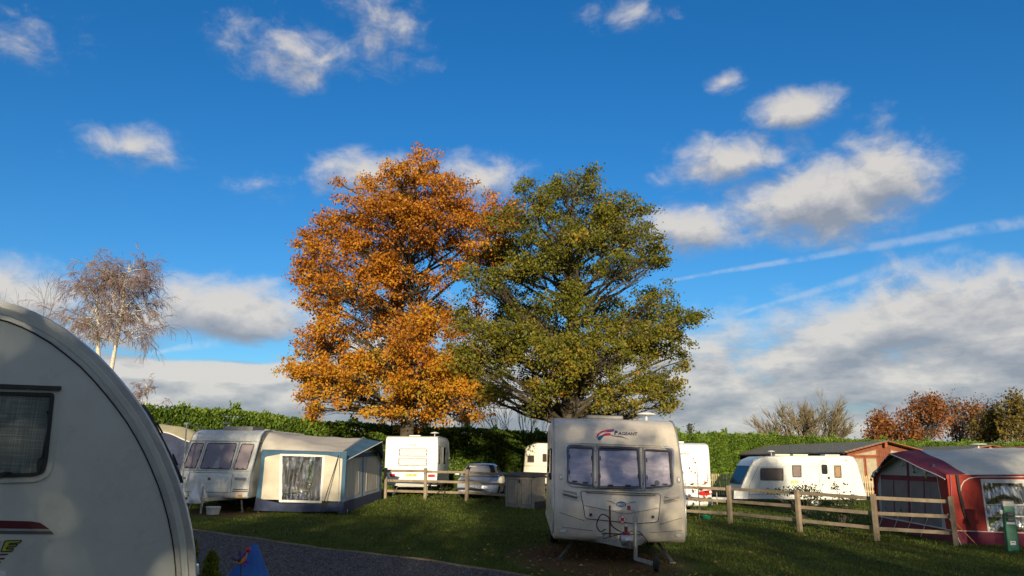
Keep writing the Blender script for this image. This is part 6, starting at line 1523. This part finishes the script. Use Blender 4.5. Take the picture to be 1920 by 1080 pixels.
# ---------------------------------------------------------------- storage box
def storage_box():
    c = G(1002, 955); th = RAD(33); Mx = Matrix.Translation(c) @ Matrix.Rotation(-th, 4, 'Z')     # local origin at the near corner; x to the right along the front is negative
    Mx = frame(c.x, c.y, -th + 0, tilt=.5); root = thing('storage_box', 'taupe plastic garden storage box with dark lid and ribbed doors', 'storage box', Mx)
    W, D, H = 1.24, .74, 1.10
    # front face spans x from -W to 0 at y = 0; right side runs back along +y
    MB().box((-W / 2, D / 2, H / 2), (W, D, H)).build('body', M['shed'], root, bevel=.015)
    fm = pmap((0, 0, 0), (1, 0, 0), (0, 0, 1)); sm = pmap((0, 0, 0), (0, 1, 0), (0, 0, 1))
    for x0, x1 in ((-W + .03, -W / 2 - .006), (-W / 2 + .006, -.03)):
        d = MB().plate(rrect((x0 + x1) / 2, H / 2 + .02, x1 - x0, H - .1, .02), .025, fm).build('door', M['shed'], root, bevel=.006)
        n = 4
        for k in range(n):
            xx = x0 + .09 + (x1 - x0 - .18) * (k + .5) / n; MB().plate(rrect(xx, H / 2 + .02, (x1 - x0 - .18) / n - .014, H - .26, .01), .012, fm, .025).build('door_rib', M['shed'], d, bevel=.004)
        MB().plate([rrect((x0 + x1) / 2, H / 2 + .02, x1 - x0 - .14, H - .22, .01), rrect((x0 + x1) / 2, H / 2 + .02, x1 - x0 - .165, H - .245, .01)], .004, fm, .0245).build('door_groove', M['groove'], d)
    for k in range(4):
        yy = .09 + (D - .18) * (k + .5) / 4; MB().plate(rrect(yy, H / 2 + .06, (D - .18) / 4 - .014, H - .28, .01), .012, sm).build('side_rib', M['shed'], root, bevel=.004)
    MB().plate(rrect(D / 2, .13, D - .02, .26, .01), .018, sm).build('plinth', M['shed_lid'], root); MB().plate(rrect(-W - .02, .12, .05, .16, .01), .03, fm).build('foot', M['shed_lid'], root)
    MB().add([(-W - .06, -.07, H), (.06, -.07, H), (.06, D + .05, H + .07), (-W - .06, D + .05, H + .07), (-W - .04, -.06, H + .07), (.04, -.06, H + .07), (.04, D + .04, H + .15), (-W - .04, D + .04, H + .15)],
             [(0, 3, 2, 1), (4, 5, 6, 7), (0, 1, 5, 4), (1, 2, 6, 5), (2, 3, 7, 6), (3, 0, 4, 7)]).build('lid', M['shed_lid'], root, bevel=.015)
    p = MB().plate(rrect(-W / 2, H - .16, .07, .14, .02), .03, fm, .025).build('hasp', M['dark'], root); MB().box((-W / 2 + .02, -.06, H - .27), (.055, .03, .08)).build('padlock', M['steel'], p, bevel=.01)
storage_box()

# ---------------------------------------------------------------- hook-up post
def hookup():
    c = G(1899, 1034); Mx = frame(c.x, c.y, RAD(-12), tilt=.6); root = thing('hookup_post', 'green electric hook-up post with white cap in front of the red awning', 'post', Mx)
    MB().box((0, 0, .52), (.25, .16, 1.04)).build('body', M['boll_green'], root, bevel=.02); MB().box((0, -.002, 1.10), (.26, .17, .13)).build('cap', M['grey_cap'], root, bevel=.02); MB().box((0, 0, 1.18), (.27, .18, .03)).build('cap_lid', M['dark'], root, bevel=.008)
    fm = pmap((0, -.08, 0), (1, 0, 0), (0, 0, 1))
    for z in (.86, .74): s = MB().plate(rrect(.0, z, .17, .085, .015), .035, fm).build('socket', M['dark'], root, bevel=.006); MB().plate(rrect(0, z, .12, .045, .01), .012, fm, .035).build('socket_flap', M['grey_pl'], s)
    MB().plate(rrect(0, .655, .18, .05, .006), .004, fm).build('label', M['plate_w'], root)
    l = MB().plate(rrect(0, .20, .12, .09, .004), .004, fm).build('label', M['plate_w'], root); MB().plate(rrect(0, .212, .07, .02, .003), .002, fm, .004).build('label_print', M['grey_pl'], l)
    for s in (-1, 1): MB().box((s * .16, 0, .90), (.07, .09, .11)).build('side_socket', M['white_pl'], root, bevel=.025)
M['grey_cap'] = pm('grey_cap', (.42, .41, .38), .5, dirt=.2)
hookup()

# ---------------------------------------------------------------- blue cover with its bird ornament
def blue_cover():
    c = NEARM @ Vector((NEARX + .52, -.35, 0)); Y = 5.45
    top = P(487, 1018, Y); root_p = Vector((top.x, top.y, gz(top.x, top.y))); h = top.z - root_p.z
    lo = P(560, 1082, Y).z - root_p.z
    def drape(i, j):
        th = i * 2 * math.pi; q = min(1, j / .5); r = .03 * min(1, j * 12) + .27 * q ** 1.1 + .06 * max(0, j - .5)
        r *= 1 + (.16 * math.sin(th * 4 + .6) + .07 * math.sin(th * 9 + 1)) * q; drop = .42 * max(0, q - .05) ** .85 + (h - .44) * max(0, (j - .5) / .5)
        x = r * math.cos(th); y = r * math.sin(th) * .8; z = h - drop
        if x > 0:
            k = sstep(.18, .5, j); x = x * (.62 + .0 * k) + .50 * k * max(0, math.cos(th)) * sstep(.25, .45, j)
        return (x - .03, y, max(.02, z))
    cv = MB().sheet(drape, 64, 26).build('hitch_cover', M['bluecover'], None, smooth=True); tag(cv, 'bright blue fabric cover draped to a peak beside the rounded caravan', 'cover'); cv.location = root_p
    # ornament: small winged bird with a red ball above it
    b = P(452, 1052, Y - .33); t = thing('bird_ornament', 'purple and orange winged toy bird in front of the blue cover', 'ornament', Matrix.Translation(b) @ Matrix.Scale(.62, 4))
    body = [(-.045, 0, -.005), (-.025, 0, -.012), (.0, 0, -.01), (.03, 0, .012), (.045, 0, .05), (.05, 0, .085)]
    MB().tube(body, [.006, .018, .024, .020, .014, .008], 12).build('bird_body', M['orange'], t, smooth=True)
    MB().lathe([(.001, -.022), (.016, -.014), (.02, 0), (.016, .014), (.001, .022)], (-.012, -.02, .012), (0, 0, 1), 12).build('eye_mask', M['black'], t, smooth=True)
    MB().add([(-.045, -.01, 0), (-.045, .01, 0), (-.085, 0, -.006), (-.045, 0, .012)], [(0, 2, 3), (1, 3, 2), (0, 1, 2), (0, 3, 1)]).build('beak', M['lime'], t)
    for s, (ax, az) in ((0, (-.02, .11)), (1, (.055, .10)), (2, (.10, -.015)), (3, (.075, -.06)), (4, (-.10, .03))):
        d = Vector((ax, -.02, az)); n = d.normalized().cross(Vector((0, 1, 0))) * .016
        MB().add([(0.01, -.01, .0), d * .6 + n, d, d * .6 - n, d * .6 + Vector((0, .008, 0))], [(0, 1, 2), (0, 2, 3), (0, 4, 2), (0, 1, 4), (0, 4, 3), (1, 2, 4), (3, 4, 2)]).build('feather', M['purple'], t)
    MB().lathe([(.001, -.028), (.018, -.02), (.027, 0), (.018, .02), (.001, .028)], (.062, .01, .105), (0, 0, 1), 14).build('red_crest', M['redtoy'], t, smooth=True)
    MB().tube([(.0, .01, -.02), (.0, .06, -.6), (.0, .08, (-b.z + root_p.z) / .62)], .006, 6).build('stick', M['dark'], t)
blue_cover()

# ---------------------------------------------------------------- plants
def dwarf_conifer(label, px, pyt, Y, w):
    c = P(px, 868, Y); z0 = gz(c.x, Y); h = P(px, pyt, Y).z - z0; root = thing('dwarf_conifer', label, 'shrub', Matrix.Translation((c.x, Y, z0)))
    MB().tube([(0, 0, 0), (0, 0, h * .9)], [.02, .006], 6).build('trunk', M['bark_dk'], root)
    n = 2600; f = RNG.random(n) ** .8; r = w * np.sqrt(np.clip(1 - f, 0, 1)) * (.55 + .45 * RNG.random(n)) * (1 + .15 * np.sin(f * 30)); th = RNG.uniform(0, 6.28, n)
    C = np.stack([r * np.cos(th), r * np.sin(th), .03 + f * h * .96], -1); outw = np.stack([np.cos(th), np.sin(th), np.full(n, 1.6)], -1) * 1.2
    V, F = leaves_np(C, RNG.uniform(.04, .085, n), .28, .5, outw); obj('foliage', np_mesh('foliage', V, F, {'tone': np.repeat(RNG.random(n), 4)}), M['dwarf'], root, kind='stuff')
dwarf_conifer('small golden dwarf conifer touching the rounded caravan', 374, 1012, 8.2, .13)
dwarf_conifer('small golden dwarf conifer between the rounded caravan and the blue cover', 411, 1036, 8.0, .17)

def sapling():
    g = G(1311, 978); root = thing('sapling', 'thin young tree with a few red leaves in front of the rail fence', 'tree', Matrix.Translation(g)); h = P(1308, 862, g.y).z - g.z; R0 = np.array(g)
    polys = [(np.array([[0, 0, 0], [.04, 0, h * .25], [.02, 0, h * .5], [.02, 0, h * .78], [-.05, 0, h]]), np.array([.028, .022, .016, .010, .005]))]; C = []
    for k in range(11):
        f = RNG.uniform(.3, .85); s = np.array([.02, 0, h * f]); th = RNG.uniform(0, 6.28); L = RNG.uniform(.35, .8) * (1.15 - f * .6); e = s + np.array([math.cos(th) * L, math.sin(th) * L * .7, L * .45])
        polys.append((bez(s, (s + e) / 2 + [0, 0, -.05], e, 5), np.linspace(.008, .003, 5)))
        for q in range(RNG.integers(2, 6)): C.append(s + (e - s) * RNG.uniform(.4, 1.05) + RNG.normal(0, .03, 3))
    for q in range(4): C.append(np.array([-.05, 0, h * (.93 + .03 * q)]) + RNG.normal(0, .03, 3))
    V, F = tubes_np(polys, 5); obj('trunk', np_mesh('trunk', V, F), M['bark_dk'], root); C = np.array(C); V, F = leaves_np(C, RNG.uniform(.08, .13, len(C)), .6); obj('leaves', np_mesh('leaves', V, F, {'tone': np.repeat(RNG.random(len(C)), 4)}), M['redleaf'], root, kind='stuff')
sapling()
def rose(label, px, pyb, canes, clumps):
    g = G(px, pyb); root = thing('rose_bush', label, 'shrub', Matrix.Translation(g), 'shrubs along the rail fence'); R0 = np.array(g); polys = []; C = []
    for cx, cy in canes:
        e = np.array(P(cx, cy, g.y + RNG.normal(0, .1))) - R0; polys.append((bez(np.array([RNG.normal(0, .05), 0, 0]), np.array([e[0] * .3, e[1], e[2] * .6]), e, 7), np.linspace(.012, .004, 7)))
        for q in range(14): C.append(polys[-1][0][RNG.integers(2, 7)] + RNG.normal(0, .06, 3))
    for (cx, cy, rx, ry, n) in clumps:
        c = np.array(P(cx, cy, g.y)) - R0; sc = g.y / 1530; k = RNG.normal(0, .5, (n, 3)) * [rx * sc, .22, ry * sc]; C += list(c + k)
        for q in range(max(2, n // 40)): polys.append((bez(np.array([0, 0, .05]), (c + k[q]) * [.4, .4, .7], c + k[q], 7), np.linspace(.010, .003, 7)))
    V, F = tubes_np(polys, 4); obj('canes', np_mesh('canes', V, F), M['bark_dk'], root); C = np.array(C); V, F = leaves_np(C, RNG.uniform(.05, .10, len(C)), .65); obj('leaves', np_mesh('leaves', V, F, {'tone': np.repeat(RNG.random(len(C)), 4)}), M['rose'], root, kind='stuff')
rose('leafy climbing rose trained over the top rail of the fence', 1507, 990, [(1440, 922), (1470, 918), (1530, 915)], [(1520, 926, 22, 16, 260), (1500, 918, 26, 8, 120), (1465, 920, 30, 6, 110), (1440, 922, 14, 5, 30), (1530, 940, 12, 14, 80), (1490, 950, 14, 20, 40)])
rose('upright rose bush with dark leaves between two fence posts', 1580, 998, [(1565, 905), (1582, 908), (1600, 925), (1595, 950)], [(1578, 945, 26, 16, 220), (1565, 915, 10, 8, 30), (1585, 970, 22, 20, 90), (1600, 935, 8, 8, 30), (1555, 960, 16, 14, 50), (1566, 985, 14, 14, 40)])
rose('small leafy shrub at the foot of the fence beside the white caravan', 830, 938, [(825, 905), (838, 910)], [(830, 924, 16, 12, 110)])
rose('tiny shrub at the foot of the fence in front of the silver car', 920, 942, [(916, 932)], [(919, 936, 14, 6, 70)])
rose('pale feathery shrub growing against the hedge by the picket fence', 1361, 905, [(1352, 864), (1358, 868), (1368, 866)], [(1356, 882, 18, 14, 240), (1366, 878, 14, 14, 140)])
bpy.data.objects['rose_bush.004'].children[1].data.materials[0] = M['hedge']

# ---------------------------------------------------------------- the silver car
def car():
    c = P(893, 868, 33.5); Mx = frame(c.x, 33.5, -math.pi / 2 - RAD(4), tilt=.3); root = thing('car', 'silver hatchback parked behind the rail fence, nose towards the lawn', 'car', Mx)
    st = [(.02, .50, .30, .50, .56), (-.03, .70, .22, .58, .645), (-.12, .79, .20, .645, .71), (-.35, .85, .19, .735, .79), (-.7, .88, .18, .81, .865), (-1.1, .885, .18, .885, .94), (-1.7, .885, .18, .92, .95), (-3.3, .885, .18, .94, .97), (-4.1, .86, .22, .93, .99), (-4.5, .76, .32, .84, .90), (-4.6, .6, .4, .7, .75)]
    mb = MB(); rows = []
    for x, hw, zb, zs, zt in st:
        half = [(0, zb), (hw * .72, zb), (hw * .95, zb + .07), (hw, zb + (zs - zb) * .45), (hw * .985, zs - .10), (hw * .95, zs - .03), (hw * .86, zs + .01), (hw * .6, zt - .012), (hw * .3, zt), (0, zt)]
        rows.append([(x + .10 * (1 - (y / max(hw, .01)) ** 2) * (1 if x > -.2 else 0), y, z) for y, z in half] + [(x + .10 * (1 - (y / max(hw, .01)) ** 2) * (1 if x > -.2 else 0), -y, z) for y, z in half[-2:0:-1]])
    m = len(rows[0]); vs = [p for r in rows for p in r]; fs = [(i * m + j, i * m + (j + 1) % m, (i + 1) * m + (j + 1) % m, (i + 1) * m + j) for i in range(len(rows) - 1) for j in range(m)]
    fs += [tuple(range(m))[::-1], tuple((len(rows) - 1) * m + j for j in range(m))]; mb.add(vs, fs); mb.build('body', M['car'], root, smooth=.6, fixn=True)
    # roof with pillars, then glass
    gh = [(-1.02, .80, .80, .93), (-1.45, .80, .69, 1.20), (-1.80, .80, .60, 1.385), (-2.15, .80, .585, 1.435), (-2.7, .80, .58, 1.44), (-3.3, .79, .56, 1.40), (-3.9, .77, .60, 1.18), (-4.25, .74, .70, .97)]
    rows = []
    for x, hb, hr, zr in gh: half = [(hb, .93), (hb + (hr - hb) * .85, .93 + (zr - .93) * .85), (hr * .9, zr - .012), (hr * .5, zr + .004), (0, zr + .008)]; rows.append([(x + .09 * (1 - (y / hb) ** 2) * (1 if x > -2.0 else 0), y, z) for y, z in half] + [(x + .09 * (1 - (y / hb) ** 2) * (1 if x > -2.0 else 0), -y, z) for y, z in half[-2::-1]])
    m = len(rows[0]); MB().add([p for r in rows for p in r], [(i * m + j, i * m + j + 1, (i + 1) * m + j + 1, (i + 1) * m + j) for i in range(len(rows) - 1) for j in range(m - 1)]).build('roof', M['car'], root, smooth=.5, fixn=True)
    def wmap(u, v, w=0.):
        x = float(np.interp(v, [.93, 1.20, 1.385], [-1.02, -1.45, -1.80])); hb = .8; return Vector((x + .09 * (1 - (u / hb) ** 2) + w * .75, u, v + w * .66))
    wo = densify(rpoly([(-.72, .955), (.72, .955), (.55, 1.365), (-.55, 1.365)], .06), .12); ws = MB().plate(wo, .008, wmap, .008).build('windscreen', M['carglass'], root, smooth=.4); MB().plate([wo, shrink(wo, .02)], .006, wmap, .013).build('screen_seal', M['black'], ws)
    MB().plate(rrect(-.34, 1.30, .3, .06, .02), .003, wmap, .0165).build('sun_visor', M['cream_pl'], ws); MB().beam((-1.03, -.5, .97), (-1.10, .1, 1.0), .02, .015).beam((-1.03, .1, .97), (-1.10, .6, 1.0), .02, .015).build('wiper', M['black'], ws)
    for s in (-1, 1):
        sm = (lambda s: lambda u, v, w=0.: Vector((u, s * (.80 + (.585 - .80) * .85 * min(1, (v - .93) / .43) + w + .006), v)))(s)
        MB().plate([(-1.35, .965), (-3.7, .975), (-3.45, 1.24), (-3.1, 1.33), (-2.1, 1.335), (-1.9, 1.30)], .008, sm, .004).build('side_window', M['carglass'], root)
        MB().box((-1.32, s * .98, 1.0), (.12, .20, .13)).build('mirror', M['car'], root, bevel=.04); MB().beam((-1.32, s * .84, .96), (-1.32, s * .93, .97), .05, .04).build('mirror_arm', M['dark'], root)
        wheel(root, (-.85, s * .80, .31), .31, .2, s); wheel(root, (-3.55, s * .80, .31), .31, .2, s)
        arch = MB().lathe([(.35, .0), (.36, .012), (.335, .014)], (-.85, s * .872, .31), (0, s, 0), 24).build('wheel_arch', M['dark'], root)
    # face of the car, on a map over the nose
    xs = [(.02, .30), (.02, .50), (-.03, .58), (-.03, .645), (-.12, .71), (-.35, .79)]
    def nmap(u, v, w=0.):
        x = float(np.interp(v, [.20, .30, .50, .58, .645, .71, .79], [.02, .075, .075, .06, .02, -.07, -.33])); hw = float(np.interp(v, [.2, .5, .645, .8], [.80, .80, .80, .85]))
        a = abs(u) / hw; return Vector((x + .05 - .30 * a ** 2.6 - .05 * a ** 2 + w, u, v + w * .12))
    b = lambda pts, mat, t=.012, nm='trim', w0=.0, r=.0: MB().plate(densify(rpoly(pts, r) if r else pts, .08), t, nmap, w0).build(nm, M[mat], root)
    MB().plate(densify(rpoly([(-.66, .28), (.66, .28), (.70, .40), (-.70, .40)], .03), .08), .012, nmap, .02).build('lower_grille', M['black'], root)
    b([(-.76, .42), (.76, .42), (.78, .56), (-.78, .56)], 'car', .03, 'bumper', .015, .04)
    for s in (-1, 1):
        q = [(s * .44, .60), (s * .70, .60), (s * .79, .64), (s * .82, .725), (s * .70, .715), (s * .46, .655)]; q = q if s > 0 else q[::-1]; h = MB().plate(densify(q, .08), .02, nmap, .02).build('headlight', M['clear_lens'], root, smooth=.5); MB().plate(ellipse(s * .58, .635, .055, .03), .006, nmap, .04).build('lamp_bowl', M['grey_pl'], h)
        MB().plate(ellipse(s * .60, .335, .05, .032), .012, nmap, .03).build('fog_lamp', M['clear_lens'], root)
    b([(-.40, .585), (.40, .585), (.38, .635), (-.38, .635)], 'alu', .012, 'grille_bar', .022, .02)
    p = MB().plate(densify([(-.26, .445), (.26, .445), (.26, .555), (-.26, .555)], .1), .012, lambda u, v, w=0.: Vector((.192 + w - .02 * u * u, u, v)), .0).build('number_plate', M['plate_w'], root)
    text_mb('OO06 XHZ', lambda u, v, w=0.: Vector((.192 + w - .02 * u * u, u, v)), 0, .465, .072, .015, 0, .47, 'CENTER', .025).build('plate_lettering', M['text_black'], p)
    MB().tube([(-2.0, .25, 1.44), (-2.2, .25, 1.75)], .006, 5).build('radio_aerial', M['black'], root)
    for s in (-1, 1): MB().tube([(-.05, s * .40, .66), (-.35, s * .55, .785), (-1.0, s * .66, .93)], .006, 5).build('bonnet_line', M['dark'], root)
car()
